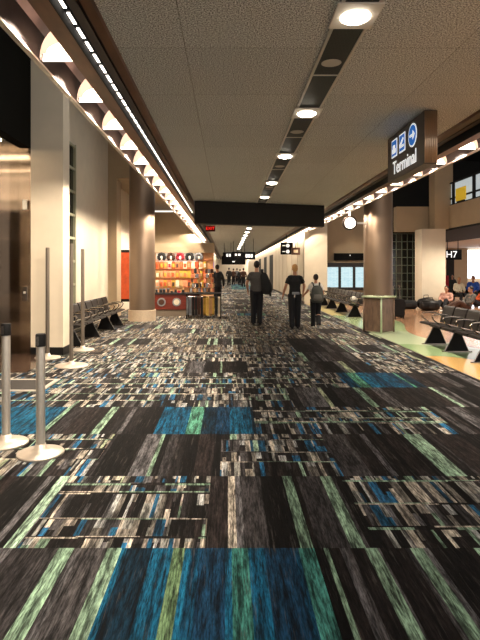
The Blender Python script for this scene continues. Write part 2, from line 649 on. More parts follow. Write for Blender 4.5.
def build_carpet():
    rows = [-3.0, -2.03, -1.06, -.08, .9, 1.88, 2.862, 3.86, 4.85, 5.81]
    while rows[-1] < 90:
        rows.append(rows[-1] + .97)
    X0, X1 = -4.6, 3.48
    # explicit tiles of the nearest rows: row index -> [(x0, x1, kind)], remaining filled as given default
    plan = {
        5: [(X0, -.583, 'grey'), (-.583, .473, 'teal'), (.473, X1, 'dark')],
        6: [(X0, -1.16, 'dark'), (-1.16, -.127, 'plaid'), (-.127, .83, 'dark'), (.83, 1.86, 'plaid'), (1.86, X1, 'dark')],
        7: [(X0, -1.05, 'mixed'), (-1.05, -.06, 'dark'), (-.06, .86, 'plaid'), (.86, X1, 'dark')],
        8: [(X0, -2.75, 'dark'), (-2.75, -1.78, 'teal'), (-1.78, -.7, 'dark'), (-.7, .27, 'teal'), (.27, 2.2, 'plaid'), (2.2, X1, 'dark')],
        9: [(X0, .75, 'plaid'), (.75, X1, 'dark')],
        10: [(X0, 1.6, 'plaid'), (1.6, 2.6, 'teal'), (2.6, X1, 'dark')],
    }
    marks = {   # stripes measured in the nearest two rows: (x0, x1, colour)
        5: [(-1.75, -1.66, MINT), (-1.3, -1.25, MINT), (-.93, -.845, MINT), (-.66, -.583, MINT), (-.30, -.235, [(.12, .20, .10), ]), (.02, .11, [(.03, .13, .11)]),
            (.385, .473, [(.05, .20, .17)]), (.525, .55, MINT), (.75, .82, MINT), (1.0, 1.07, MINT), (1.35, 1.39, MINT), (1.7, 1.78, MINT)],
        6: [(-1.75, -1.66, MINT), (-1.24, -1.17, MINT), (.0, .05, BEIGE), (.40, .47, MINT), (.68, .76, MINT), (2.2, 2.28, MINT), (2.7, 2.78, MINT)],
    }
    V, Fc, Cc = [], [], []

    def quad(x0, x1, y0, y1, c):
        i = len(V)
        V.extend(((x0, y0, 0), (x1, y0, 0), (x1, y1, 0), (x0, y1, 0)))
        Fc.append((i, i + 1, i + 2, i + 3))
        Cc.append(c)

    def stripes(x0, x1, y0, y1, kind, mk):
        cuts = [x0]
        far = y0 > 12
        while cuts[-1] < x1 - .02:
            cuts.append(min(x1, cuts[-1] + random.choice((.03, .05, .08, .11, .14)) * (1.5 if far else 1)))
        for m_ in mk:
            if m_[0] < x1 and m_[1] > x0:
                cuts = [c for c in cuts if not (m_[0] - .012 < c < m_[1] + .012)] + [max(m_[0], x0), min(m_[1], x1)]
        cuts = sorted(set(cuts) | {x0, x1})
        lastm = 0
        for a, b_ in zip(cuts, cuts[1:]):
            if b_ - a < 1e-4:
                continue
            mm = [m_ for m_ in mk if m_[0] <= (a + b_) / 2 <= m_[1]]
            if mm:
                c = random.choice(mm[0][2])
            elif kind == 'teal':
                c = random.choice(TEAL + TEAL + TEAL[:3])
                if not mk and random.random() < .14:
                    c = (.07, .22, .15)
            elif kind == 'grey':
                c = random.choice(GREY)
            else:
                c = random.choice(DARK + DARK + GREY)
                if not mk and b_ - a < .1 and random.random() < .20:
                    c = random.choice(MINT)
                elif random.random() < .08:
                    c = GREY[3]
            quad(a, b_, y0, y1, jit(c))

    def plaid(x0, x1, y0, y1, dense=1.0):
        far = y0 > 22
        mid_ = y0 > 9.5
        cols = [x0]
        while cols[-1] < x1 - .02:
            cols.append(min(x1, cols[-1] + random.choice((.014, .02, .03, .04, .06, .08)) * (2 if far else 1)))
        bands = [(y0, y1)]
        cross = []
        y = y0
        segs = []
        while y < y1 - 1e-6:
            h = random.choice((.10, .2, .28, .34)) * (2.6 if far else 2.0 if mid_ else 1)
            e = min(y1, y + h)
            segs.append((y, e, 0))
            y = e
            if y < y1 - .04:
                t = random.choice((.012, .018, .03)) * (2 if far else 1)
                for q in range(random.choice((1, 2, 2, 3)) if not far else 1):
                    if y < y1 - .04:
                        segs.append((y, y + t * (1, .6, 1)[q], 1))
                        y += t * (1, .6, 1)[q]
        for s0, s1, cr in segs:
            if cr:
                x = x0
                while x < x1 - 1e-6:
                    e = min(x1, x + random.uniform(.2, .7))
                    c = random.choice((MINT[0], BEIGE[2], BEIGE[0], DARK[0], MINT[2], GREY[1], DARK[1]))
                    quad(x, e, s0, s1, jit(c))
                    x = e
            else:
                cols = [x0]
                while cols[-1] < x1 - .015:
                    cols.append(min(x1, cols[-1] + random.choice((.012, .018, .026, .034, .045, .06)) * (2 if far else 1)))
                for a, b_ in zip(cols, cols[1:]):
                    r = random.random() * (.97 if y0 > 7 else 1)
                    if .84 <= r and y0 > 7 and random.random() < .5:
                        r = .7
                    if mid_:
                        c = random.choice(DARK[:3] + GREY * 2 + BEIGE[3:5] * 3 + BEIGE + BROWN * 4 + BLUE[2:] + MINT[2:3])
                    elif r < .36:
                        c = random.choice(DARK)
                    elif r < .56:
                        c = random.choice(GREY)
                    elif r < .84:
                        c = random.choice(BEIGE)
                    elif r < .95:
                        c = random.choice(BLUE)
                    else:
                        c = random.choice(MINT)
                    if random.random() < .3:
                        mid = s0 + (s1 - s0) * random.uniform(.3, .7)
                        quad(a, b_, s0, mid, jit(c))
                        quad(a, b_, mid, s1, jit(random.choice(DARK + GREY + BEIGE)))
                    else:
                        quad(a, b_, s0, s1, jit(c))
    for i in range(len(rows) - 1):
        y0, y1 = rows[i], rows[i + 1]
        tiles = plan.get(i)
        if not tiles:
            tiles = []
            x = X0 + random.uniform(-.0, .01)
            first = random.uniform(.3, 1)
            while x < X1 - 1e-6:
                e = min(X1, x + (first if x == X0 else .98))
                first = .98
                r = random.random()
                k = 'plaid' if r < (.80 if i > 9 else .3) else 'dark'
                if i > 9 and (x + e) / 2 > 2.0 and r < .95 and random.random() < .35:
                    k = 'dark'
                if random.random() < .012:
                    k = 'teal'
                if 40 < y0 < 56 and -.3 < x < 2:
                    k = 'teal'
                tiles.append((x, e, k))
                x = e
        for x0, x1, k in tiles:
            mk = marks.get(i, [])
            if k == 'plaid':
                plaid(x0, x1, y0, y1)
            elif k == 'mixed':
                plaid(x0, (x0 + x1) / 2 - .3, y0, y1)
                plaid((x0 + x1) / 2 - .3, x1, y0, y1)
            else:
                stripes(x0, x1, y0, y1, k, mk)
    me = bpy.data.meshes.new('floor_carpet')
    me.from_pydata(V, [], Fc)
    ca = me.color_attributes.new('yarn', 'FLOAT_COLOR', 'CORNER')
    buf = []
    for c in Cc:
        buf.extend((c[0], c[1], c[2], 1) * 4)
    ca.data.foreach_set('color', buf)
    me.materials.append(M['carpet'])
    o = bpy.data.objects.new('floor_carpet', me)
    COL.objects.link(o)
    struct(o)


build_carpet()
struct(box('floor_slab', -9, 32, -3, 92, -.4, -.012, M['grey_plinth']))
struct(box('floor_terrazzo', 3.48, 32, -3, 60, -.05, 0.0, M['terrazzo']))
struct(box('trim_carpet', 3.455, 3.49, -3, 60, -.02, .006, M['bronze_dark']))
struct(box('floor_lobby', -9, -3.02, 7.75, 10.6, -.05, .004, M['tile_dark']))
h = thing('floor_mat', 'dark sunken floor mat with a pale metal border before the steel wall', 'mat', (-3.2, 6.9, 0))
box('mat_field', -1.0, .80, -.30, .30, -.01, .008, M['mat_black'], h)
bm = new_bm()
add_box(bm, -1.05, .86, -.35, -.30, 0, .012)
add_box(bm, -1.05, .86, .30, .35, 0, .012)
add_box(bm, .80, .86, -.30, .30, 0, .012)
obj('border', bm, M['trim_light'], h)

# ------------------------------------------------------------------ ceiling and coves
CE = 3.40
CL, CR = -.94, 2.94
struct(box('ceiling', CL, CR, -3, 90, CE, CE + .1, M['ceiling']))


def cove(side):
    s = 1 if side == 'left' else -1
    cx = 1.0

    def X(x):
        return x if s == 1 else 2 * cx - x

    def ex(name, poly, m, y0=-3, y1=90):
        bm = new_bm()
        add_prism(bm, [(X(a), b) for a, b in poly], 'Y', y0, y1)
        return struct(obj(name, bm, m))
    ex('trim_%s_fascia' % side, [(-1.59, 3.25), (-1.55, 3.25), (-1.55, 3.95), (-1.59, 3.95)], M['fascia_metal'])
    ex('trim_%s_lip' % side, [(-1.592, 3.235), (-1.545, 3.235), (-1.545, 3.252), (-1.592, 3.252)], M['trim_light'])
    # curved reflector roof of the channel
    pr = [(-1.55, 3.50), (-1.50, 3.56), (-1.43, 3.60), (-1.35, 3.60), (-1.28, 3.56), (-1.28, 3.64), (-1.55, 3.64)]
    ex('trim_%s_reflector' % side, pr, M['cove_metal'])
    ex('trim_%s_beam' % side, [(-1.28, 3.25), (-1.145, 3.25), (-1.145, 3.42), (-1.28, 3.64)], M['bronze'])
    ex('trim_%s_slot' % side, [(-1.145, 3.25), (-1.138, 3.25), (-1.138, 3.36), (-1.09, 3.36), (-1.09, 3.42), (-1.145, 3.42)], M['void'])
    ex('trim_%s_step' % side, [(-1.09, 3.335), (-1.02, 3.335), (-1.02, 3.36), (-1.0, 3.36), (-1.0, 3.50), (-1.09, 3.50)], M['bronze_dark'])
    ex('trim_%s_edge' % side, [(-1.0, 3.34), (-.94, 3.37), (-.93, 3.40), (-.94, 3.50), (-1.0, 3.50)], M['bronze'])


cove('left')
cove('right')

# cove ribs across the channel; the lamplight on them is put in as glow
SP = 1.04
ORD = ['nearest', 'second nearest', 'third nearest', 'fourth nearest', 'fifth nearest', 'sixth nearest', 'seventh nearest', 'eighth nearest']
ORL = ['first', 'second', 'third', 'fourth', 'fifth', 'sixth', 'seventh', 'eighth', 'ninth', 'tenth', 'eleventh', 'twelfth', 'thirteenth']


def cove_glow_rib(side):
    s = 1 if side == 'left' else -1
    t = thing('cove_glow_rib', 'quarter-round rib painted with lamp glow in the %s ceiling cove, one of its long row' % side, 'lamp', (0, 0, 0), 0, 'glow-painted ribs of the %s cove' % side)
    bm = new_bm()
    # quarter dome: centre at the inner bottom corner
    W, H, D = .25, .30, .16
    n, mm = 8, 6
    grid = []
    for i in range(n + 1):
        a = i / n * PI / 2
        row = []
        for j in range(mm + 1):
            b = j / mm * PI / 2
            x = W * math.cos(a)
            z = H * math.sin(a)
            row.append(bm.verts.new((-s * x * math.cos(b * .55), -D * math.sin(b) * .9, z * math.cos(b * .8))))
        grid.append(row)
    for i in range(n):
        for j in range(mm):
            q = [grid[i][j], grid[i + 1][j], grid[i + 1][j + 1], grid[i][j + 1]]
            bm.faces.new(q)
    bmesh.ops.solidify(bm, geom=bm.faces[:], thickness=.006)
    obj('reflector', bm, M['cove_back'], t, True)
    bm = new_bm()
    pts = [(0, 0)] + [(-s * W * .96 * math.cos(a / 10 * PI / 2), H * .97 * math.sin(a / 10 * PI / 2)) for a in range(11)]
    add_prism(bm, pts, 'Y', .0, .012)
    obj('glow_plate', bm, M['cove_glow_rib'], t)
    return t


protoL = cove_glow_rib('left')
protoR = cove_glow_rib('right')
Y0 = 4.28
k = 0
for side, p, x in (('left', protoL, -1.285), ('right', protoR, 3.285)):
    for i in range(-1, 26):
        y = Y0 + i * SP
        o = p if i == -1 else dup(p, (x, y, 3.25))
        o.location = (x, y, 3.25)
        o['label'] = ('quarter-round rib painted with lamp glow in the %s ceiling cove, %s' % (side, ORD[i + 1])) if i < 7 else 'small distant rib painted with lamp glow far along the %s ceiling cove' % side
        spot('cove_lamp_light', (x + (-.03 if x < 0 else .03), y - .45, 3.27), 170 if x < 0 else 100, 2.2, (1, .84, .66), .15, .03, (0, .60 if x < 0 else -.60, 0))

# thin dashed slot light left
t = thing('slot_light', 'thin dashed line of light in the dark slot beside the left cove', 'light', (-1.12, 2.2, 3.335))
bm = new_bm()
add_box(bm, -.018, .018, 0, 16.0, .0, .008)
obj('channel', bm, M['black'], t)
for i in range(60):
    box('lens', -.011, .011, i * .235 + .03, i * .235 + .20, -.006, 0, M['dash'], t)

# downlight strip
t = thing('ceiling_strip', 'long black perforated panel strip with pale edges in the ceiling', 'ceiling panel', (.93, 2, CE))
bm = new_bm()
add_box(bm, -.13, .13, 0, 86, -.006, 0)
obj('grille', bm, M['grille'], t)
for sx in (-1, 1):
    bm = new_bm()
    add_box(bm, sx * .13 - .012, sx * .13 + .012, 0, 86, -.014, 0)
    obj('edge_trim', bm, M['trim_light'], t)
for i in range(7):
    box('crossbar', -.13, .13, 2.96 + i * 2.33, 2.98 + i * 2.33, -.012, 0, M['trim_light'], t)
dl = thing('downlight', 'round bright downlight in a square plate along the black ceiling strip', 'light', (0, 0, 0), 0, 'downlights of the ceiling strip')
bm = new_bm()
add_box(bm, -.165, .165, -.19, .19, -.022, -.008, .004)
obj('plate', bm, mat('lit_white_plate', '#d8cfc4', .5), dl)
bm = new_bm()
add_lathe(bm, [(.0, -.055), (.05, -.052), (.09, -.040), (.108, -.028), (.108, -.022), (0, -.022)], seg=28)
obj('lens', bm, M['lamp'], dl, True)
ys = [3.8, 6.15, 8.46, 11.05, 13.2] + [16.2 + 2.3 * i for i in range(14)]
for i, y in enumerate(ys):
    o = dl if i == 0 else dup(dl, (.93, y, CE))
    o.location = (.93, y, CE)
    o['label'] = ('round bright downlight in the black ceiling strip, %s one before the bulkhead' % ORD[i]) if i < 5 else 'distant bright downlight of the ceiling strip beyond the black bulkhead'
    spot('downlight_beam', (.93, y, CE - .05), 62 if y < 14 else 40, 2.5, (1, .93, .84), .7, .08)
sp = thing('ceiling_speaker', 'round grey plate set in the black ceiling strip between two downlights', 'speaker', (0, 0, 0), 0, 'round plates of the ceiling strip')
bm = new_bm()
add_lathe(bm, [(0, -.014), (.075, -.014), (.09, -.008), (0, -.006)], seg=28)
obj('cover', bm, mat('grey_plate', '#b8b0a6', .6), sp)
for i in range(6):
    y = 4.68 + 2.33 * i
    o = sp if i == 0 else dup(sp, (.93, y, CE))
    o.location = (.93, y, CE)
    o['label'] = 'round grey plate in the black ceiling strip, %s one' % ORD[i]

# bulkhead across the corridor
bm = new_bm()
add_prism(bm, [(-.90, 13.95), (2.78, 15.0), (2.78, 15.35), (-.90, 14.3)], 'Z', 2.78, CE - .01)
o = obj('bulkhead', bm, M['void'])
tag(o, 'wide black box bulkhead hanging across the corridor ceiling', 'bulkhead')

# ------------------------------------------------------------------ left side structure
struct(box('wall_left_header', -3.75, -3.55, 0, 9.36, 3.72, 6.2, M['dark_header']))
pl = thing('square_pillar', 'cream square pillar with black plinth right of the steel lobby wall', 'pillar', (-3.26, 9.55, 0))
box('shaft', -.29, .29, -.19, .19, .14, 6.2, M['wall'], pl)
box('plinth', -.295, .295, -.195, .195, 0, .14, M['black'], pl)
for i, yy in enumerate((8.9, 7.3, 5.0, 1.8)):  # unseen tubes added so the steel panels reflect bright streaks
    lt = thing('lobby_streak_lamp', 'unseen lamp added for reflected streaks, %s the steel wall' % ('closest to', 'second from', 'third from', 'farthest from')[i], 'lamp', (-6.2, yy, 3.74))
    box('tube', -2.3, 2.3, -.06, .06, 0, .05, M['lobby_glow'], lt, .01)
    box('hanger', -1.6, -1.57, -.02, .02, .05, .16, M['black'], lt)
    box('hanger', 1.57, 1.6, -.02, .02, .05, .16, M['black'], lt)
sw = thing('steel_wall', 'brushed steel lobby wall panels left of the cream pillar', 'steel panels', (-4.5, 9.55, 0))
for i, (a, b_) in enumerate(((-3.0, -1.2), (-1.19, -.22), (-.21, .28), (.29, .93))):
    bm = new_bm()
    n = 26
    vs = []
    for q in range(n + 1):                    # slightly dished sheet, like the warped reflections it shows
        z = 3.9 * q / n
        dz = .006 * math.sin(q * 1.3 + i * .25)
        vs.append((bm.verts.new((a, dz, z)), bm.verts.new((b_, dz * .6, z))))
    for v0, v1 in zip(vs, vs[1:]):
        bm.faces.new((v0[0], v0[1], v1[1], v1[0]))
    bmesh.ops.solidify(bm, geom=bm.faces[:], thickness=.05)
    obj('panel', bm, M['steel'], sw, True).modifiers.new('e', 'EDGE_SPLIT').split_angle = .5
o = box('call_plate', .76, .84, -.09, -.055, 2.63, 2.81, M['white'], sw, .008)
o['label'] = 'small white plate high on the steel'
o = box('call_panel', .75, .85, -.09, -.055, .96, 1.24, M['chrome'], sw, .008)
box('button', .78, .82, -.098, -.088, 1.1, 1.14, M['white'], o, .004)
struct(box('wall_left', -4.1, -3.9, 9.75, 26, 0, 6.2, M['wall']))
w = struct(box('window_1', -3.915, -3.86, 10.9, 13.0, .6, 4.6, M['glass_dark']))
bm = new_bm()
for yy in (10.9, 11.6, 12.3, 13.0):
    add_box(bm, -3.87, -3.80, yy - .03, yy + .03, .55, 4.65)
for i in range(8):
    z = .6 + i * 4.0 / 7
    add_box(bm, -3.87, -3.81, 10.87, 13.03, z - .03, z + .03)
struct(obj('window_frame', bm, M['mullion_pale'], w))
struct(box('wall_left_bay', -3.9, -3.62, 16.9, 17.6, 0, 4.5, M['wall_dim']))
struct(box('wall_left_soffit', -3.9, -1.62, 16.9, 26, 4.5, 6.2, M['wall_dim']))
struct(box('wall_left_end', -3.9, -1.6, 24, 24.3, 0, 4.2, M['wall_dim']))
struct(box('wall_left_far', -1.8, -1.6, 24.3, 90, 0, 3.4, M['wall']))
struct(box('ceiling_left_bay', -9, -1.6, -3, 26, 6.2, 6.3, M['dark_header']))
struct(box('ceiling_lobby', -9, -3.75, -3, 9.5, 3.9, 4.0, M['ceil_white']))
struct(box('wall_lobby_blocker', -9.2, -3.75, -3.2, -3.0, 0, 6.2, M['dark_header']))  # unseen wall added to keep the bright background out of the steel
struct(box('wall_lobby_left', -9.2, -9, -3, 12, 0, 6.2, M['dark_header']))
# shop openings in the far left wall; dark sheets paint the shade inside
for i, y in enumerate((27.5, 33, 40, 50)):
    struct(box('door_%d' % (i + 1), -1.62, -1.57, y, y + 2.6, 0, 2.5, M['void'] if i % 2 else M['wall_dim']))


def column(x, y, r, name, label, bandz, H=6.2):
    t = thing(name, label, 'column', (x, y, 0))
    bm = new_bm()
    add_lathe(bm, [(r, bandz), (r, 2.9), (r, 2.905), (r, H)], seg=48)
    obj('shaft', bm, M['column'], t, True)
    bm = new_bm()
    add_lathe(bm, [(r + .03, 0), (r + .03, bandz - .01), (r + .005, bandz), (r - .02, bandz)], seg=48)
    obj('base_band', bm, M['band'], t, True)
    for p in t.children:
        md = p.modifiers.new('e', 'EDGE_SPLIT')
        md.split_angle = .6
    return t


column(-2.61, 15.8, .385, 'round_column', 'round bronze-grey metal column with pale base left of the corridor', .33)
column(4.50, 15.6, .42, 'round_column', 'round bronze-grey metal column on the on the right behind the stone bin', .33)

# poster by the left wall
ps = thing('poster_case', 'orange lit poster in a black frame behind the left round column', 'poster', (-3.70, 18.5, 0))
box('frame', -.28, .30, 0, .12, .4, 2.25, M['black'], ps)
box('print', -.22, .24, -.012, 0, .5, 2.15, M['poster'], ps)


# ------------------------------------------------------------------ seating
def tandem(name, label, loc, rz, n, legs, seat_len=.55):
    """a row of n seats along local +Y, sitters look to local +X"""
    t = thing(name, label, 'seating', loc, rz)
    L = n * seat_len + .1
    bm = new_bm()
    add_box(bm, -.05, .03, 0, L, .34, .40, .008)
    obj('beam', bm, M['black'], t)
    for i in range(n):
        y0 = .06 + i * seat_len
        y1 = y0 + seat_len - .06
        bm = new_bm()
        prof = [(.27, .425), (.26, .455), (.18, .462), (-.05, .43), (-.17, .425), (-.2, .41), (-.18, .395), (.2, .405)]
        add_prism(bm, prof, 'Y', y0, y1)
        obj('seat', bm, M['black_gloss'], t)
        bm = new_bm()
        prof = [(-.155, .44), (-.19, .60), (-.24, .76), (-.265, .795), (-.29, .79), (-.275, .74), (-.225, .58), (-.19, .43)]
        add_prism(bm, prof, 'Y', y0, y1)
        obj('backrest', bm, M['black_gloss'], t)
    for i in range(n + 1):
        y = .03 + i * seat_len
        bm = new_bm()
        add_tube(bm, [(-.21, y, .56), (-.1, y, .63), (.05, y, .645), (.18, y, .635), (.215, y, .60), (.17, y, .52), (.05, y, .43), (-.02, y, .39)], .014, 8)
        obj('armrest', bm, M['chrome'], t)
    for y in legs:
        bm = new_bm()
        # black triangular leg plate with bright edges
        add_prism(bm, [(-.20, .02), (.23, .02), (.05, .36), (-.06, .36)], 'Y', y - .008, y + .008)
        leg = obj('leg', bm, M['black'], t)
        bm = new_bm()
        add_tube(bm, [(.24, y, .012), (.055, y, .36)], .009, 8)
        add_tube(bm, [(-.21, y, .012), (-.065, y, .36)], .009, 8)
        add_box(bm, -.27, .29, y - .018, y + .018, 0, .02, .004)
        obj('leg_frame', bm, M['chrome'], leg)
    return t


tandem('seat_row', 'row of black airport seats with chrome arms along the left wall', (-3.12, 10.0, 0), 0, 8, (.3, 1.75, 3.2, 4.3))
tandem('seat_row', 'row of black airport seats below the flight screens, behind the right column', (4.1, 22.6, 0), PI, 11, (.3, 2.1, 3.9, 5.8))
tandem('seat_row', 'nearest row of black airport seats at the right edge, beside the stone bin', (4.28, 10.95, 0), PI, 7, (.25, 1.25, 2.4, 3.6))

# ------------------------------------------------------------------ stanchions
def stanchion(name, label, x, y, hgt, r, br, cap, group=None):
    t = thing(name, label, 'stanchion', (x, y, 0), 0, group)
    bm = new_bm()
    add_lathe(bm, [(br, 0), (br, .010), (br * .96, .018), (br * .5, .034), (r + .016, .045), (r + .006, .085), (0, .085)], seg=40)
    obj('base', bm, M['post_base'], t, True)
    bm = new_bm()
    add_lathe(bm, [(0, .08), (r, .08), (r, hgt - (.1 if cap else 0)), (0, hgt - (.1 if cap else 0))], seg=28)
    p = obj('post', bm, M['post'] if cap else M['post_dark'], t, True)
    p.modifiers.new('e', 'EDGE_SPLIT').split_angle = .6
    if cap:
        bm = new_bm()
        add_lathe(bm, [(0, hgt - .105), (r + .006, hgt - .105), (r + .006, hgt - .01), (r, hgt), (0, hgt)], seg=28)
        c = obj('head', bm, M['black'], t, True)
        c.modifiers.new('e', 'EDGE_SPLIT').split_angle = .6
        for a in (PI * 1.5 - .25, PI * .5):
            bm = new_bm()
            add_box(bm, -.012, .012, -.006, .006, hgt - .095, hgt - .02)
            obj('belt_clip', bm, M['chrome'], c, loc=(math.cos(a) * (r + .006), math.sin(a) * (r + .006), 0))
    return t


stanchion('stanchion', 'nearest silver belt post with black head on the carpet', -1.56, 4.33, 1.0, .036, .19, True)
stanchion('stanchion', 'silver belt post cut off by the left edge of the photo', -1.955, 4.58, 1.06, .036, .19, True)
stanchion('tall_post', 'tall slim metal post standing against the cream pillar', -3.14, 9.05, 1.92, .033, .22, False)
stanchion('tall_post', 'tall slim metal post between two others, nearest of the three', -2.50, 8.3, 1.95, .030, .26, False)
stanchion('tall_post', 'tall slim metal post nearest the left row of black seats', -2.78, 9.95, 1.93, .033, .22, False)

# ------------------------------------------------------------------ terminal sign
sg = thing('terminal_sign', 'brown hanging sign with three blue pictograms reading Terminal', 'sign', (2.28, 6.7, 2.765))
bm = new_bm()
add_box(bm, 0, .15, -.66, .72, 0, .62, .004)
obj('case', bm, M['sign_face'], sg)
bm = new_bm()
for i in range(6):
    add_tube(bm, [(.012 + i * .025, -.665, .01), (.012 + i * .025, -.665, .61)], .012, 10)
obj('ribbed_end', bm, mat('fluted_metal', '#c0aa94', .28, .9), sg, True)
box('hanger', .02, .13, -.5, -.46, .62, .63, M['black'], sg)
box('hanger', .02, .13, .5, .54, .62, .63, M['black'], sg)
rotf = (PI / 2, 0, -PI / 2)
text('lettering', 'Terminal', .25, (-.004, .03, .15), rotf, M['white_sign'], sg)


def pict(y, glyph, parent):
    bm = new_bm()
    if glyph == 'arrow':
        add_prism(bm, [(y + .145 * math.cos(a * PI / 16), .43 + .145 * math.sin(a * PI / 16)) for a in range(32)], 'X', -.004, 0)
    else:
        add_box(bm, -.004, 0, y - .115, y + .115, .31, .55)
    p = obj('pictogram', bm, M['white_sign'], parent)
    bm = new_bm()
    if glyph == 'arrow':
        add_prism(bm, [(y + .125 * math.cos(a * PI / 16), .43 + .125 * math.sin(a * PI / 16)) for a in range(32)], 'X', -.007, -.004)
    else:
        add_box(bm, -.007, -.004, y - .097, y + .097, .328, .532)
    obj('blue_field', bm, M['blue_sign'], p)
    bm = new_bm()
    if glyph == 'arrow':
        add_prism(bm, [(y + .085, .415), (y - .02, .415), (y - .02, .37), (y - .09, .43), (y - .02, .49), (y - .02, .445), (y + .085, .445)], 'X', -.010, -.007)
    elif glyph == 'car':
        add_box(bm, -.010, -.007, y - .07, y + .07, .36, .42)
        add_box(bm, -.010, -.007, y - .045, y + .045, .42, .47)
    else:
        add_prism(bm, [(y + .08, .37), (y - .08, .37), (y - .08, .40), (y + .03, .40), (y - .07, .47), (y - .05, .495), (y + .08, .42)], 'X', -.010, -.007)
    obj('glyph', bm, M['white_sign'], p)


pict(.42, 'car', sg)
pict(.10, 'plane', sg)
pict(-.28, 'arrow', sg)

# ------------------------------------------------------------------ right hall structure
struct(box('wall_right_far', 3.42, 3.7, 23.4, 90, 0, 3.30, M['wall']))
struct(box('wall_right_end', 3.42, 4.45, 23.3, 23.6, 0, 5.2, M['wall']))
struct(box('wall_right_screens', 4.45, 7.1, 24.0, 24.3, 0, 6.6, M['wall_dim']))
bm = new_bm()
for y in (25.5, 27.8, 30.1, 32.4, 34.7, 37.0):
    add_box(bm, 3.405, 3.425, y, y + .05, .1, 3.2)
struct(obj('trim_joints', bm, M['wall_dim']))
struct(box('baseboard_right', 3.40, 3.43, 23.3, 90, 0, .12, M['bronze_dark']))
for i, y in enumerate((39.5, 46, 54)):  # shop openings, the shade inside painted as dark sheets
    struct(box('door_%d' % (i + 5), 3.39, 3.43, y, y + 3, 0, 2.7, M['void']))
struct(box('window_2', 7.1, 8.3, 22.7, 22.8, 0, 3.6, M['glass_dark']))
bm = new_bm()
for i in range(6):
    x = 7.1 + i * .24
    add_box(bm, x - .015, x + .015, 22.66, 22.72, 0, 3.1)
for i in range(10):
    z = i * .344
    add_box(bm, 7.1, 8.3, 22.665, 22.715, z, z + .03)
struct(obj('window_2_frame', bm, M['mullion']))
struct(box('wall_balcony_front', 7.1, 9.0, 21.9, 22.3, 3.15, 4.2, M['wall_dim']))
struct(box('wall_balcony_side', 9.0, 9.15, 4, 22.3, 3.23, 4.14, M['wall_dim']))
struct(box('ceiling_balcony', 9.0, 12.7, 4, 40, 3.14, 3.22, M['void']))
struct(box('ceiling_gate', 12.7, 32, 4, 40, 3.2, 3.3, M['ceil_white']))
struct(box('trim_gate', 12.66, 12.74, 4, 40, 3.12, 3.2, M['trim_light']))
pr = thing('square_pillar', 'cream square pillar beside the gate seating, under the balcony', 'pillar', (8.45, 21.5, 0))
box('shaft', -.58, .38, -.4, .4, 0, 3.2, M['wall'], pr)
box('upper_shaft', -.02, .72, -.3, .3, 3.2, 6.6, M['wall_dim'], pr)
struct(box('ceiling_hall', 3.6, 32, 4, 42, 6.6, 6.7, M['void']))
struct(box('wall_right_back', 7.1, 32, 24.3, 24.4, 3.3, 6.6, M['void']))
# upstairs windows
w = struct(box('window_3', 9.10, 9.14, 8, 21.2, 4.14, 5.05, M['window_up']))
w2 = new_bm()
for i in range(12):
    y = 20.9 - i * 1.75
    if y > 8:
        add_box(w2, 9.02, 9.10, y - .06, y + .06, 4.14, 5.05)
for z in (4.16, 4.42, 5.05):
    add_box(w2, 9.04, 9.10, 8, 21.2, z - .03, z + .03)
struct(obj('window_frame', w2, M['black'], w))
bd = thing('yellow_board', 'yellow board standing at the upstairs balcony window', 'board', (9.0, 20.1, 4.20))
box('panel', -.03, .0, -.45, .40, .02, .52, M['yellow_glow'], bd)
box('foot', -.03, .03, -.3, .3, -.06, .02, M['black'], bd)
# gate area end wall
struct(box('wall_gate_left', 12, 18.2, 39.5, 39.7, 0, 3.2, M['wall_dim']))
struct(box('wall_gate_back', 18.2, 32, 40.2, 40.4, 0, 3.2, M['wall_dim']))
w = struct(box('window_4', 18.2, 26, 39.6, 39.7, .9, 3.05, M['window_glow']))
dc = struct(box('door_8', 16.6, 17.15, 39.42, 39.5, 0, 3.0, M['void']))
# gate sign
gs = thing('gate_sign', 'black hanging sign reading H7 over the gate seating', 'sign', (12.1, 28, 2.08))
box('case', -.46, .46, -.06, .06, 0, .55, M['sign_black'], gs)
box('hanger', -.3, -.27, -.02, .02, .55, 1.08, M['black'], gs)
box('hanger', .27, .3, -.02, .02, .55, 1.08, M['black'], gs)
text('lettering', 'H7', .5, (-.09, -.064, .27), (PI / 2, 0, 0), M['white_sign'], gs)
spot('gate_pillar_fill', (9.9, 19.3, 3.1), 480, 2.4, (1, .88, .72), .6, .08, (0, .35, 0))  # unseen spot added to brighten the cream pillar
rb = thing('red_board', 'red standing board beside the cream gate pillar', 'board', (9.85, 23.6, 0))
box('panel', -.16, .16, -.02, .02, .45, 1.28, M['m_red'], rb)
box('foot', -.14, .14, -.12, .12, 0, .03, M['black'], rb)
box('pole', -.015, .015, -.015, .015, .03, .45, M['black'], rb)

for i, (x, y) in enumerate(((12.9, 25), (15.0, 31))):
    g = thing('gate_downlight', 'small round downlight in the gate ceiling, %s' % ('nearer the cream pillar' if i == 0 else 'right above the gate sign'), 'light', (x + .4, y, 3.2))
    bm = new_bm()
    add_lathe(bm, [(0, -.03), (.16, -.03), (.2, 0), (0, 0)], seg=20)
    obj('lens', bm, M['lamp'], g)

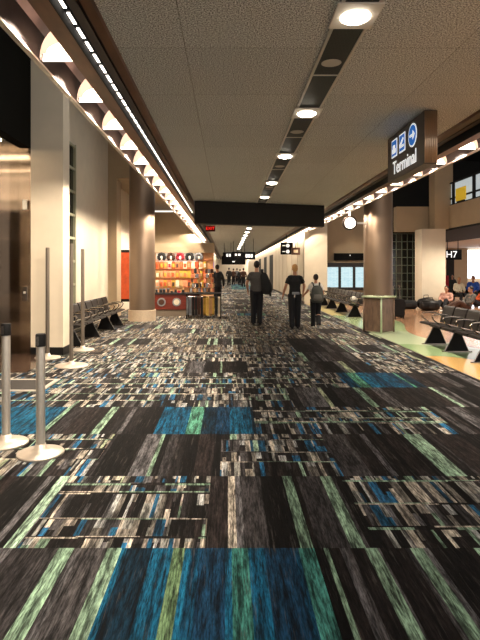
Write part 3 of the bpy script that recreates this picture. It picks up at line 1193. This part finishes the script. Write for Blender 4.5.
# flight screens
fb = thing('flight_display', 'black housing with three glowing flight list screens on the brown wall', 'display', (5.45, 23.86, 0))
box('housing', -1.0, .98, -.06, .08, .62, 1.86, M['fids_housing'], fb, .01)
for i, x in enumerate((-.94, -.28, .38)):
    bm = new_bm()
    add_box(bm, -.265, .265, -.01, 0, -.46, .46)
    obj('screen', bm, M['screen'], fb, loc=(x + .27, -.062, 1.2))
box('wall_bracket', -.5, .5, .08, .14, .9, 1.6, M['black'], fb)
o = thing('overhead_board', 'slim black sign board on the brown wall above the flight screens', 'sign', (5.6, 23.9, 1.98))
box('board', -.72, .8, -.05, .08, 0, .32, M['sign_black'], o)
box('lamp_dot', -.02, .02, -.06, -.05, .2, .24, M['white_sign'], o)

# round lit clock on bracket
ck = thing('round_clock', 'round glowing clock on a bracket left of the right round column', 'clock', (3.60, 15.4, 2.92))
bm = new_bm()
add_tube(bm, [(0, -.05, 0), (0, .05, 0)], .17, 32)
obj('face', bm, mat('clock_glow', '#ffffff', .5, emit='#fff6e8', es=1.3), ck)
bm = new_bm()
bmesh.ops.create_circle(bm, segments=8, radius=.001)
bm.clear()
n = 32
rings = []
for i in range(n):
    a = 2 * PI * i / n
    rings.append([bm.verts.new(((.185 + dx) * math.cos(a), dy, (.185 + dx) * math.sin(a))) for dx, dy in ((-.02, -.07), (.02, -.07), (.02, .07), (-.02, .07))])
for i in range(n):
    for q in range(4):
        bm.faces.new((rings[i][q], rings[i][(q + 1) % 4], rings[(i + 1) % n][(q + 1) % 4], rings[(i + 1) % n][q]))
obj('rim', bm, M['bronze_dark'], ck, True)
bm = new_bm()
add_box(bm, .19, .51, -.02, .02, -.03, .03)
add_box(bm, -.03, .03, -.02, .02, .19, .36)
obj('bracket', bm, M['trim_light'], ck)

# stone bin
bn = thing('stone_bin', 'square stone-panelled litter bin with pale green edges on the terrazzo', 'bin', (3.74, 12.9, 0), math.radians(38))
bm = new_bm()
add_box(bm, -.25, .25, -.25, .25, .03, .84, .012)
obj('panels', bm, M['stone'], bn)
for sx, sy in ((-1, -1), (1, -1), (-1, 1), (1, 1)):
    bm = new_bm()
    add_tube(bm, [(sx * .255, sy * .255, 0), (sx * .255, sy * .255, .85)], .022, 12)
    obj('corner_post', bm, M['stone_green'] if (sx, sy) == (-1, -1) else M['stone'], bn, True)
bm = new_bm()
add_box(bm, -.30, .30, -.30, .30, .85, .89, .012)
obj('top', bm, M['stone_green'], bn)
bm = new_bm()
add_lathe(bm, [(.10, .885), (.14, .885), (.14, .90), (.10, .90), (.10, .885)], seg=24)
obj('opening_ring', bm, M['chrome'], bn)

# rolling suitcase behind the bin
sc_ = thing('suitcase', 'black upright rolling suitcase with raised handle behind the right column', 'suitcase', (5.42, 16.6, 0), .1)
bm = new_bm()
add_box(bm, -.19, .19, -.13, .13, .05, .60, .03)
obj('body', bm, M['black_gloss'], sc_)
bm = new_bm()
add_tube(bm, [(-.11, .1, .58), (-.11, .1, 1.02), (.11, .1, 1.02), (.11, .1, .58)], .011, 8)
obj('handle', bm, M['chrome'], sc_)
for sx in (-.14, .14):
    bm = new_bm()
    add_tube(bm, [(sx - .02, .08, .035), (sx + .02, .08, .035)], .035, 14)
    obj('wheel', bm, M['black'], sc_)
    bm = new_bm()
    add_tube(bm, [(sx - .02, -.08, .035), (sx + .02, -.08, .035)], .035, 14)
    obj('wheel', bm, M['black'], sc_)


def bag(label, x, y, s, rz, m, name='duffel_bag'):
    t = thing(name, label, 'bag', (x, y, 0), rz)
    bm = new_bm()
    add_tube(bm, [(-.34 * s, 0, .2 * s), (-.30 * s, 0, .2 * s), (0, 0, .21 * s), (.3 * s, 0, .2 * s), (.34 * s, 0, .2 * s)], [(.12 * s, .12 * s), (.17 * s, .18 * s), (.19 * s, .205 * s), (.17 * s, .18 * s), (.12 * s, .12 * s)], 18)
    obj('body', bm, m, t, True)
    bm = new_bm()
    add_tube(bm, [(-.15 * s, 0, .39 * s), (-.12 * s, 0, .5 * s), (.12 * s, 0, .5 * s), (.15 * s, 0, .39 * s)], .014, 8)
    obj('handle', bm, m, t)
    bm = new_bm()
    add_box(bm, -.12 * s, .1 * s, -.225 * s, -.17 * s, .12 * s, .26 * s, .01)
    obj('pocket', bm, M['m_char'], t)
    return t


bag('black travel bag on the floor left of the seated gate passengers', 7.55, 19.5, 1.0, .15, M['black_gloss'])
bag('black travel bag with grey pocket, farthest from the cream gate pillar', 7.05, 20.3, .9, -.2, M['jacket'])
bag('large black bag leaning beside the passenger in grey', 7.75, 20.35, 1.1, .6, M['black_gloss'])

# ------------------------------------------------------------------ people
def smoothpts(pts, rad, n=3):
    """Catmull-Rom resample"""
    P = [Vector(p) for p in pts]
    R = [(r, r) if isinstance(r, (int, float)) else r for r in rad]
    op, orr = [], []
    for i in range(len(P) - 1):
        p0, p1, p2, p3 = P[max(i - 1, 0)], P[i], P[i + 1], P[min(i + 2, len(P) - 1)]
        for k in range(n):
            t_ = k / n
            op.append(.5 * ((2 * p1) + (p2 - p0) * t_ + (2 * p0 - 5 * p1 + 4 * p2 - p3) * t_ ** 2 + (3 * p1 - p0 - 3 * p2 + p3) * t_ ** 3))
            orr.append(tuple(R[i][q] * (1 - t_) + R[i + 1][q] * t_ for q in (0, 1)))
    op.append(P[-1])
    orr.append(R[-1])
    return op, orr


def limb(bm, pts, rad, seg=12, n=3):
    a, b = smoothpts(pts, rad, n)
    add_tube(bm, a, b, seg)


def person(label, loc, rz, H, J, top, trousers, hair, shoe, hairkind='short', sleeve='short', vox=.010, group=None, w=1.0):
    """J: joints in metres for a 1.75 m body, facing +Y, right hand at +x"""
    t = thing('person', label, 'person', loc, rz, group)
    k = H / 1.75
    t.scale = (k, k, k)
    D = dict(hipL=(-.085, 0, .92), hipR=(.085, 0, .92), kneeL=(-.085, .03, .5), kneeR=(.085, .03, .5), ankL=(-.085, -.02, .09), ankR=(.085, -.02, .09),
             toeL=None, toeR=None, pel=(0, 0, .96), chest=(0, 0, 1.28), neck=(0, 0, 1.46), head=(0, .015, 1.63),
             shL=(-.172, 0, 1.385), shR=(.172, 0, 1.385), elL=(-.25, -.03, 1.14), elR=(.25, -.03, 1.14), haL=(-.27, .05, .90), haR=(.27, .05, .90))
    D.update(J)
    D = {a: (Vector(b) if b is not None else None) for a, b in D.items()}
    head = D['head']
    bm = new_bm()
    hd = (head - D['neck']).normalized()
    # torso, neck
    limb(bm, [D['pel'] - Vector((0, 0, .08)), D['pel'], (D['pel'] + D['chest']) / 2, D['chest'], D['neck'] - hd * .06, D['neck']],
         [(.13 * w, .09), (.155 * w, .11), (.13 * w, .095), (.155 * w, .11), (.11 * w, .07), (.055, .055)], 18)
    limb(bm, [D['neck'] - hd * .06, D['neck'], head - hd * .06], [.062, .052, .052], 12)
    # head
    mt = Matrix.Translation(head)
    add_ball(bm, head + Vector((0, .0, .02)), (.076, .094, .10), 18, 12)
    add_ball(bm, head + Vector((0, .028, -.055)), (.055, .06, .06), 14, 10)
    add_tube(bm, [head + Vector((0, .085, .02)), head + Vector((0, .108, -.018))], [.009, .014], 8)
    for s in (-1, 1):
        add_ball(bm, head + Vector((s * .078, -.005, -.005)), (.012, .022, .032), 8, 6)
    add_ball(bm, head + Vector((0, .083, -.055)), (.022, .01, .006), 8, 6)
    # arms and hands
    for s, q in ((-1, 'L'), (1, 'R')):
        sh, el, ha = D['sh' + q], D['el' + q], D['ha' + q]
        limb(bm, [D['chest'] + Vector((s * .06, 0, .1)), sh, (sh + el) / 2, el, el.lerp(ha, .35), ha], [.07, .048, .043, .038, .038, .025], 12)
        fd = (ha - el).normalized()
        side = Vector((1, 0, 0)) if abs(fd.x) < .8 else Vector((0, 1, 0))
        side = (side - fd * side.dot(fd)).normalized()
        fwd = Vector((0, 1, 0)) - fd * fd.y
        fwd = fwd.normalized() if fwd.length > .1 else Vector((0, 0, 1))
        limb(bm, [ha - fd * .01, ha + fd * .04, ha + fd * .09], [(.024, .022), (.022, .040), (.016, .040)], 12)
        for i, L in enumerate((.068, .078, .072, .055)):
            o_ = fwd * (.031 - i * .0205)
            b0 = ha + fd * .08 + o_
            limb(bm, [b0, b0 + fd * L * .5 - side * s * .006, b0 + fd * L * .95 - side * s * .02], [.0105, .0095, .008], 8, 2)
        b0 = ha + fd * .03 + fwd * .03
        limb(bm, [b0, b0 + fd * .03 + fwd * .02, b0 + fd * .062 + fwd * .022], [.013, .011, .009], 8, 2)
    # legs
    for q in 'LR':
        limb(bm, [D['hip' + q], D['hip' + q].lerp(D['knee' + q], .4), D['knee' + q], D['knee' + q].lerp(D['ank' + q], .35), D['ank' + q]], [.088, .075, .055, .053, .036], 12)
        a = D['ank' + q]
        limb(bm, [a - Vector((0, .02, .0)), a + Vector((0, .03, -.035)), a + Vector((0, .12, -.055))], [.035, (.036, .03), (.035, .02)], 10)
    obj('body', remesh(bm, vox, 3), M['skin'], t, True)
    # shirt
    bm = new_bm()
    e = .014
    limb(bm, [D['pel'] - Vector((0, 0, .04)), D['pel'] + Vector((0, 0, .04)), (D['pel'] + D['chest']) / 2, D['chest'], D['neck'] - hd * .07, D['neck'] - hd * .015],
         [(.165 * w, .125), (.165 * w, .122), (.15 * w, .115), (.175 * w, .128), (.13 * w, .088), (.066, .066)], 20)
    for s, q in ((-1, 'L'), (1, 'R')):
        sh, el, ha = D['sh' + q], D['el' + q], D['ha' + q]
        if sleeve == 'short':
            limb(bm, [D['chest'] + Vector((s * .06, 0, .1)), sh, sh.lerp(el, .5), sh.lerp(el, .68)], [.08, .060, .060, .060], 14)
        else:
            limb(bm, [D['chest'] + Vector((s * .06, 0, .1)), sh, sh.lerp(el, .5), el, el.lerp(ha, .5), el.lerp(ha, .97)], [.08, .064, .062, .056, .050, .040], 14)
    obj('shirt' if sleeve == 'short' else 'jacket', remesh(bm, vox, 4), top, t, True)
    bm = new_bm()
    limb(bm, [D['pel'] + Vector((0, 0, .02)), D['pel'] - Vector((0, 0, .10))], [(.158 * w, .118), (.165 * w, .12)], 18)
    for s, q in ((-1, 'L'), (1, 'R')):
        h_, kn, an = D['hip' + q], D['knee' + q], D['ank' + q]
        limb(bm, [h_ + (Vector((0, 0, .03)) if kn.z < h_.z - .2 else Vector((0, -.03, 0))), h_.lerp(kn, .4), kn, kn.lerp(an, .5), an - (kn - an).normalized() * .035], [.105, .098, .083, .078, .074], 14)
    obj('trousers', remesh(bm, vox, 3), trousers, t, True)
    for q in 'LR':
        a = D['ank' + q]
        bm = new_bm()
        toe = D['toe' + q] if D.get('toe' + q) is not None else Vector((0, .19, 0))
        if toe.y > .1 and abs(toe.z) < .05:
            limb(bm, [a + Vector((0, -.065, -.045)), a + Vector((0, -.03, -.035)), a + Vector((0, .06, -.045)), a + Vector((0, .15, -.062)), a + Vector((0, .19, -.066))],
                 [(.03, .03), (.043, .048), (.045, .04), (.043, .026), (.03, .018)], 12)
        else:
            limb(bm, [a - toe * .3, a + toe * .3, a + toe * .8, a + toe], [(.035, .035), (.044, .042), (.042, .03), (.03, .02)], 12)
        obj('shoe', remesh(bm, .009, 2), shoe, t, True)
    # hair
    bm = new_bm()
    add_ball(bm, head + Vector((0, -.016, .034)), (.084, .096, .096), 18, 12)
    if hairkind in ('bun', 'long'):
        add_ball(bm, head + Vector((0, -.05, -.01)), (.072, .06, .08), 14, 10)
        if hairkind == 'bun':
            add_ball(bm, head + Vector((.01, -.095, .045)), (.045, .04, .045), 12, 8)
    else:
        add_ball(bm, head + Vector((0, -.035, -.015)), (.070, .058, .06), 14, 10)
    obj('hair', remesh(bm, .009, 2), hair, t, True)
    for s in (-1, 1):
        bm = new_bm()
        add_ball(bm, head + Vector((s * .03, .084, .012)), .011, 10, 8)
        obj('eye', bm, M['eye'], t, True)
    return t


man = person('person in grey tee and dark trousers walking away alone, jacket over right arm', (.80, 14.5, 0), 0, 1.78,
             dict(elL=(-.27, -.02, 1.15), haL=(-.24, .09, .93), elR=(.27, -.02, 1.14), haR=(.25, .16, .98), ankL=(-.09, .03, .09), ankR=(.08, -.05, .09)),
             M['tee_grey'], M['jeans'], M['hair_dark'], M['shoe_dark'], w=1.12)
wom = person('person with copper-blond hair in black tee, holding the hand of the smaller one', (1.735, 13.5, 0), 0, 1.68,
             dict(elL=(-.25, -.02, 1.15), haL=(-.31, .05, .92), elR=(.26, .02, 1.17), haR=(.235, .06, .98), shL=(-.155, 0, 1.385), shR=(.155, 0, 1.385), ankL=(-.08, -.06, .09), ankR=(.08, .02, .09),
                  hipL=(-.085, 0, .92), hipR=(.085, 0, .92), kneeL=(-.085, .03, .5), kneeR=(.085, .04, .5)),
             M['tee_black'], M['jeans'], M['hair_blond'], M['shoe_dark'], 'bun', w=.98)
boy = person('smaller person in white tee and dark trousers with white shoes, wearing a grey backpack', (2.30, 13.62, 0), 0, 1.42,
             dict(elL=(-.27, .03, 1.19), haL=(-.365, .05, 1.09), elR=(.24, .0, 1.15), haR=(.2, .1, .98), ankR=(.07, -.12, .16), kneeR=(.09, .07, .52), ankL=(-.08, .06, .09), toeR=(0, .10, -.13)),
             M['tee_white'], M['jeans'], M['hair_dark'], M['shoe_white'], w=1.05)
# jacket carried by the man
jk = thing('carried_jacket', 'black jacket hanging over the lone walker\'s right shoulder and arm', 'jacket', (.80, 14.5, 0))
bm = new_bm()
limb(bm, [(.14, -.12, 1.50), (.19, -.15, 1.38), (.23, -.17, 1.2), (.26, -.17, 1.0), (.25, -.17, .86)], [(.04, .03), (.10, .04), (.13, .05), (.14, .055), (.09, .04)], 16)
limb(bm, [(.14, -.12, 1.50), (.15, -.02, 1.535), (.15, .08, 1.50), (.16, .14, 1.4)], [(.04, .025), (.05, .025), (.05, .025), (.04, .02)], 12)
limb(bm, [(.30, -.16, 1.25), (.37, -.12, 1.1), (.38, -.1, .92)], [.04, .045, .04], 12)
obj('cloth', remesh(bm, .010, 4), M['jacket'], jk, True)
bm = new_bm()
add_tube(bm, [(.36, -.1, .95), (.375, -.1, .80)], [.035, .028], 10)
obj('cuff', bm, M['jacket'], jk, True)
# backpack
bp = thing('backpack', 'grey backpack on the back of the smaller person in white', 'backpack', (2.30, 13.62, 0))
bm = new_bm()
limb(bm, [(0, -.19, .70), (0, -.20, .74), (0, -.21, .88), (0, -.20, 1.04), (0, -.18, 1.12)], [(.12, .05), (.16, .085), (.165, .09), (.14, .075), (.08, .04)], 18)
obj('bag', bm, M['pack'], bp, True)
bm = new_bm()
limb(bm, [(0, -.28, .74), (0, -.30, .80), (0, -.29, .90)], [(.09, .03), (.11, .035), (.09, .025)], 14)
obj('pocket', bm, M['m_grey'], bp, True)
for s in (-1, 1):
    bm = new_bm()
    limb(bm, [(s * .07, -.15, 1.08), (s * .09, -.06, 1.19), (s * .1, .06, 1.18), (s * .12, .125, 1.02), (s * .13, .03, .85), (s * .1, -.14, .76)], [(.02, .012)] * 6, 8)
    obj('strap', bm, M['m_char'], bp, True)
pc = thing('belt_pouch', 'small silver pouch at the back belt of the blond walker', 'pouch', (1.735, 13.5, 0))
bm = new_bm()
add_box(bm, -.09, .10, -.165, -.125, .90, .965, .012)
obj('case', bm, M['m_slate'], pc)
bm = new_bm()
add_box(bm, -.05, -.01, -.17, -.13, .82, .905, .008)
obj('phone', bm, M['chrome'], pc)

# far walkers
for i, (px, y, hh, tp, lab) in enumerate((
        (229, 50, 1.75, 'm_char', 'distant person in black at the left of the far group'),
        (233.5, 52, 1.68, 'm_brown', 'distant person in brown, second of the far group from the left'),
        (237, 56, 1.72, 'm_slate', 'distant person in grey in the middle of the far group'),
        (240, 50, 1.62, 'm_char', 'distant shorter person in black right of the middle of the far group'),
        (243.5, 46, 1.70, 'm_brown', 'distant person in dark brown nearest the lone walker'))):
    person(lab, ((px - 228) / 520 * y, y, 0), 0, hh, dict(ankL=(-.1, .15, .12), ankR=(.1, -.15, .12)), M[tp], M['jeans'], M['hair_dark'], M['shoe_dark'], vox=.03, sleeve='long')
person('person in black standing behind the kiosk at the left of the corridor', (-.42, 20.4, 0), .3, 1.74, {}, M['jacket'], M['jeans'], M['hair_dark'], M['shoe_dark'], vox=.02, sleeve='long')
person('person in black farther along the left wall behind the kiosk', (-.50, 25.2, 0), -.2, 1.76, {}, M['jacket'], M['jeans'], M['hair_dark'], M['shoe_dark'], vox=.02, sleeve='long')

# gate passengers
chair_j = dict(pel=(0, -.02, .52), hipL=(-.09, .02, .50), hipR=(.09, .02, .50), kneeL=(-.12, .42, .50), kneeR=(.12, .42, .50), ankL=(-.12, .45, .09), ankR=(.12, .45, .09),
               chest=(0, -.08, .84), neck=(0, -.06, 1.02), head=(0, .0, 1.19), shL=(-.18, -.07, .97), shR=(.18, -.07, .97), elL=(-.24, 0, .72), elR=(.24, 0, .72), haL=(-.12, .22, .64), haR=(.12, .22, .64))
floor_j = dict(pel=(0, 0, .16), hipL=(-.09, .03, .12), hipR=(.09, .03, .12), kneeL=(-.11, .40, .36), kneeR=(.11, .44, .30), ankL=(-.1, .72, .09), ankR=(.1, .84, .09),
               chest=(0, -.14, .46), neck=(0, -.17, .64), head=(0, -.12, .80), shL=(-.18, -.16, .59), shR=(.18, -.16, .59), elL=(-.24, -.02, .38), elR=(.24, -.02, .38), haL=(-.08, .16, .32), haR=(.08, .16, .32))
tandem('seat_row', 'far row of black airport seats under the passengers at the gate', (9.2, 22.85, 0), -PI / 2, 6, (.3, 1.7, 3.0))
person('seated passenger in a blue jacket at the gate', (10.75, 22.8, 0), PI * .85, 1.72, chair_j, M['m_blue'], M['jeans'], mat('grey_hair', '#8a8680', .7), M['shoe_dark'], vox=.02, sleeve='long')
person('seated passenger in an orange top at the right edge of the gate', (10.35, 21.4, 0), PI * .5, 1.70, dict(floor_j), M['m_orange'], M['jeans'], M['hair_dark'], M['shoe_dark'], vox=.02, sleeve='long')
person('passenger in a grey sweater reclining on the floor of the gate', (8.75, 19.0, 0), PI * .55, 1.78, floor_j, M['m_grey'], M['m_brown'], M['hair_dark'], M['shoe_white'], vox=.02, sleeve='long')
person('passenger in a pink-beige top sitting on the floor beside the pillar', (8.62, 20.6, 0), PI * .8, 1.70, floor_j, M['m_pink'], M['jeans'], M['hair_dark'], M['shoe_dark'], vox=.02, sleeve='long')
person('dark-clad passenger standing right of the red board', (11.0, 25.5, 0), PI * .9, 1.3, {}, M['m_char'], M['m_char'], M['hair_dark'], M['shoe_dark'], vox=.02, sleeve='long')
person('seated passenger with pale hair and white top between the dark and the blue one', (10.15, 22.8, 0), PI, 1.62, chair_j, M['m_cream'], M['jeans'], M['hair_blond'], M['shoe_dark'], vox=.02, sleeve='long')

# ------------------------------------------------------------------ kiosk
KY = 17.2
kc = thing('kiosk_counter', 'mahogany kiosk counter with two round silver plates and grey plinth', 'counter', (-1.7, KY, 0))
box('plinth', -.72, .72, .05, .62, 0, .22, M['grey_plinth'], kc)
box('cabinet', -.76, .76, 0, .66, .22, .72, M['wood_red'], kc, .01)
box('worktop', -.80, .80, -.04, .70, .72, .77, M['m_char'], kc, .008)
for x in (-.50, .0):
    bm = new_bm()
    add_tube(bm, [(x, -.025, .47), (x, .005, .47)], .14, 28)
    pp = obj('porthole', bm, M['m_slate'], kc)
    bm = new_bm()
    add_tube(bm, [(x, -.035, .47), (x, -.02, .47)], .095, 28)
    obj('porthole_face', bm, M['m_cream'] if x == 0 else M['m_brown'], pp)
kb = thing('kiosk_display', 'brightly lit peg wall of the souvenir kiosk with beige header', 'display stand', (-1.55, KY + .75, 0))
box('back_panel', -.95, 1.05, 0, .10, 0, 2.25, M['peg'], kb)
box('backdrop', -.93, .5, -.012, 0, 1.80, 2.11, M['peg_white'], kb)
box('header', -1.0, 1.08, -.12, .14, 2.12, 2.46, M['wall_dim'], kb)
box('side_panel', -1.0, -.95, -.02, .12, 0, 2.2, M['wall_dim'], kb)
for z in (1.62, 1.30, .98):
    box('rail', -.95, 1.05, -.04, 0, z + .24, z + .26, M['m_copper'], kb)
spot('kiosk_lamp_light', (-1.9, KY - .1, 2.55), 45, 2.2, (1, .8, .58), .5, .1)
spot('kiosk_lamp_light', (-1.0, KY - .1, 2.55), 45, 2.2, (1, .8, .58), .5, .1)
# neck pillows
cols5 = [('m_char', 'black'), ('m_brown', 'dark brown'), ('m_red', 'red and dark'), ('m_char', 'black right-hand'), ('m_slate', 'grey')]
for i, (mm, cn) in enumerate(cols5):
    x = -2.28 + i * .32
    t = thing('neck_pillow', '', 'pillow', (x, KY + .67, 1.97), 0, 'neck pillows on the kiosk wall')
    t['label'] = '%s neck pillow hanging in the top row of the kiosk wall, %s' % (cn, ('leftmost', 'second', 'middle', 'fourth', 'rightmost')[i])
    bm = new_bm()
    pts = [(.095 * math.sin(a), 0, .12 * math.cos(a)) for a in [(-.8 + 1.6 * j / 10) * PI for j in range(11)]]
    limb(bm, pts, [.045] + [.062] * 9 + [.045], 12, 2)
    obj('cushion', bm, M[mm], t, True)
    box('hang_tag', -.03, .03, -.06, -.05, -.05, .03, M['white'], t)
# hanging packs
pk_cols = ['m_salmon', 'm_tan', 'm_copper', 'm_cream', 'm_gold', 'm_orange']
for r, z in enumerate((1.62, 1.30, .98)):
    first = None
    rn = ('upper', 'middle', 'lower')[r]
    for i in range(13):
        x = -2.42 + i * .135 + random.uniform(-.01, .01)
        t = thing('souvenir_pack', 'small hanging souvenir pack on the %s peg row of the kiosk, %s from left' % (rn, ORL[i]), 'souvenir', (x, KY + .68, z), 0, 'souvenir packs on the %s peg row' % rn)
        bm = new_bm()
        add_box(bm, -.058, .058, -.02, .02, -.05, .20, .008)
        add_tube(bm, [(0, 0, .19), (0, .02, .23)], .006, 6)
        o = obj('card', bm, M[random.choice(pk_cols)], t)
        box('item', -.04, .04, -.04, -.018, .0, .13, M[random.choice(pk_cols + ['m_brown', 'm_red'])], t)
# small dark goods on the counter
for i in range(8):
    x = -2.38 + i * .125
    w_, h_ = random.uniform(.035, .05), random.uniform(.07, .16)
    t = thing('souvenir_box', 'small dark box of goods on the kiosk counter, %s from left' % ORL[i], 'box', (x, KY + .15 + .1 * (i % 2), .77), 0, 'dark boxes on the kiosk counter')
    box('carton', -w_, w_, -.04, .04, 0, h_ * .8, M[random.choice(['m_char', 'm_brown', 'm_char', 'm_red'])], t, .006)
    box('lid', -w_ - .004, w_ + .004, -.044, .044, h_ * .8, h_, M[random.choice(['m_char', 'm_tan', 'm_slate'])], t, .004)
# spinner racks
for q, (x, y, hh, nm) in enumerate(((-1.05, KY - .35, 1.62, 'taller spinner rack of small trinkets on the kiosk table, left'), (-.62, KY - .2, 1.55, 'shorter spinner rack of small trinkets on the kiosk table, right'))):
    t = thing('spinner_rack', nm, 'rack', (x, y, .80))
    bm = new_bm()
    add_lathe(bm, [(.13, 0), (.13, .02), (.02, .03), (.015, hh - .8), (0, hh - .8)], seg=20)
    obj('pole', bm, M['chrome'], t, True)
    for lv in range(5):
        bm = new_bm()
        rr = .17 - .015 * lv
        for a in range(16):
            a0, a1 = 2 * PI * a / 16, 2 * PI * (a + 1) / 16
            add_tube(bm, [(rr * math.cos(a0), rr * math.sin(a0), .14 + lv * .155), (rr * math.cos(a1), rr * math.sin(a1), .14 + lv * .155)], .005, 6)
        add_tube(bm, [(-rr, 0, .14 + lv * .155), (rr, 0, .14 + lv * .155)], .004, 6)
        obj('ring', bm, M['black'], t)
        for a in range(8):
            an = 2 * PI * a / 8 + lv * .4
            bm = new_bm()
            add_box(bm, -.042, .042, -.014, .014, -.125, 0, .006)
            k_ = obj('trinket', bm, M[random.choice(['m_copper', 'm_brown', 'm_salmon', 'm_char', 'm_tan', 'm_slate'])], None)
            k_.location = (x + (rr + .016) * math.cos(an), y + (rr + .016) * math.sin(an), .80 + .138 + lv * .155)
            k_.rotation_euler = (0, 0, an + PI / 2)
            tag(k_, 'small trinket hanging on the %s spinner rack of the kiosk' % ('left' if q == 0 else 'right'), 'trinket', 'trinkets on the %s spinner rack' % ('left' if q == 0 else 'right'))
# hanging rack table
rk = thing('garment_rack', 'black rail table hung with scarves at the corridor corner of the kiosk', 'rack', (-.77, KY - .7, 0))
box('top', -.56, .56, -.22, .62, .76, .80, M['black'], rk, .008)
for sx in (-.53, .53):
    for sy in (-.19, .58):
        bm = new_bm()
        add_tube(bm, [(sx, sy, 0), (sx, sy, .76)], .018, 8)
        obj('leg', bm, M['black'], rk)
bm = new_bm()
add_tube(bm, [(-.53, -.19, .70), (.53, -.19, .70)], .010, 8)
add_tube(bm, [(.53, -.19, .70), (.53, .58, .70)], .010, 8)
obj('rail', bm, M['chrome'], rk)
gcol = ['m_slate', 'm_slate', 'm_char', 'm_char', 'm_brown', 'm_char', 'm_gold', 'm_yellow', 'm_tan', 'm_yellow', 'm_char', 'm_cream']
gname = {'m_slate': 'grey', 'm_char': 'black', 'm_brown': 'brown', 'm_gold': 'gold', 'm_yellow': 'yellow', 'm_tan': 'tan', 'm_cream': 'cream'}
for i, g in enumerate(gcol):
    x = -1.27 + i * .09
    bm = new_bm()
    n = 8
    rows_ = []
    ph = random.random() * 6
    L = random.uniform(.56, .64)
    for a in range(9):
        z = .70 - L * a / 8
        rows_.append([bm.verts.new((-.036 + .072 * b / n, .012 * math.sin(b * 2.4 + ph) * (.4 + a / 8) - .012, z)) for b in range(n + 1)])
    for a in range(8):
        for b in range(n):
            bm.faces.new((rows_[a][b], rows_[a][b + 1], rows_[a + 1][b + 1], rows_[a + 1][b]))
    bmesh.ops.solidify(bm, geom=bm.faces[:], thickness=.008)
    o = obj('scarf', bm, M[g], None, True, loc=(x, KY - .7 - .205, 0))
    tag(o, '%s scarf hanging on the front rail of the kiosk garment rack' % gname[g], 'scarf', '%s scarves on the rack' % gname[g])
o = box('small_screen', -.66, -.52, 19.0, 19.06, 1.60, 1.82, M['screen_blue'])
tag(o, 'small blue screen on a stand right of the kiosk', 'screen')
o.parent = None
st = box('stand', -.61, -.57, 19.02, 19.05, 0, 1.6, M['black'], None)
st.name = 'screen_stand'
tag(st, 'black stand carrying the small blue screen behind the kiosk', 'stand')

# ------------------------------------------------------------------ hanging corridor signs
def hang_sign(name, label, x0, x1, z0, z1, y, marks_):
    t = thing(name, label, 'sign', ((x0 + x1) / 2, y, z0))
    w_ = (x1 - x0) / 2
    box('case', -w_, w_, -.06, .06, 0, z1 - z0, M['sign_black'], t)
    for s in (-1, 1):
        box('hanger', s * w_ * .7 - .015, s * w_ * .7 + .015, -.015, .015, z1 - z0, CE - z0, M['black'], t)
    for (a, b, c, d) in marks_:
        box('marking', a, b, -.066, -.06, c, d, M['white_sign'], t)
    return t


hang_sign('direction_sign', 'black hanging sign with a row of white marks, above the lone walker', .87, 1.62, 2.15, 2.60, 30.9, [(-.2, -.08, .12, .32), (-.05, .07, .12, .32), (.1, .22, .12, .32)])
hang_sign('direction_sign', 'black hanging sign with white marks over the distant left of the corridor', -.35, .30, 2.35, 2.75, 36, [(-.1, .05, .1, .3), (.1, .22, .1, .3)])
hang_sign('direction_sign', 'wide black hanging sign far away across the corridor', -.55, 1.5, 2.0, 2.75, 44.9, [(-.1, .1, .2, .3)])
hang_sign('direction_sign', 'distant black sign with two pale marks between the nearer signs', .25, .95, 2.35, 2.7, 33.4, [(-.15, -.03, .1, .22), (.05, .2, .1, .22)])
t = thing('blade_sign', 'black sign with two round white pictograms above the walkers', 'sign', (2.98, 26.5, 2.32))
box('case', -.3, .32, -.05, .05, 0, .62, M['sign_black'], t)
for z in (.15, .45):
    bm = new_bm()
    add_tube(bm, [(.06, -.056, z), (.06, -.05, z)], .09, 18)
    obj('pictogram', bm, M['white_sign'], t)
    box('arrow', -.22, -.06, -.056, -.05, z - .02, z + .02, M['white_sign'], t)
box('arm', -.02, .02, -.02, .02, .62, CE - 2.32, M['black'], t)
t = thing('blade_sign', 'smaller brown sign plate right beside the two-pictogram sign', 'sign', (3.20, 24.6, 2.25))
box('case', -.2, .2, -.04, .04, 0, .34, M['m_brown'], t)
box('marking', -.1, .1, -.046, -.04, .1, .24, M['m_cream'], t)
box('arm', -.015, .015, -.015, .015, .34, CE - 2.25, M['black'], t)
t = thing('exit_sign', 'small red exit sign hanging from the ceiling past the black bulkhead', 'sign', (-.62, 18.2, 2.88))
box('case', -.17, .17, -.03, .03, 0, .2, M['sign_black'], t)
box('arm', -.01, .01, -.01, .01, .2, .52, M['black'], t)
text('lettering', 'EXIT', .15, (0, -.034, .1), (PI / 2, 0, 0), M['red_glow'], t)
wb = thing('white_bag', 'small white bag lying on the seats below the flight screens', 'bag', (4.12, 17.0, .45))
bm = new_bm()
limb(bm, [(0, -.16, .10), (0, -.12, .12), (0, .1, .13), (0, .15, .10)], [(.03, .03), (.10, .08), (.10, .09), (.04, .04)], 14)
obj('body', bm, M['white'], wb, True)
# end of the corridor
struct(box('wall_back', -1.8, 3.7, 88, 88.3, 0, 3.4, mat('far_bright_wall', '#e8dfd0', .7)))
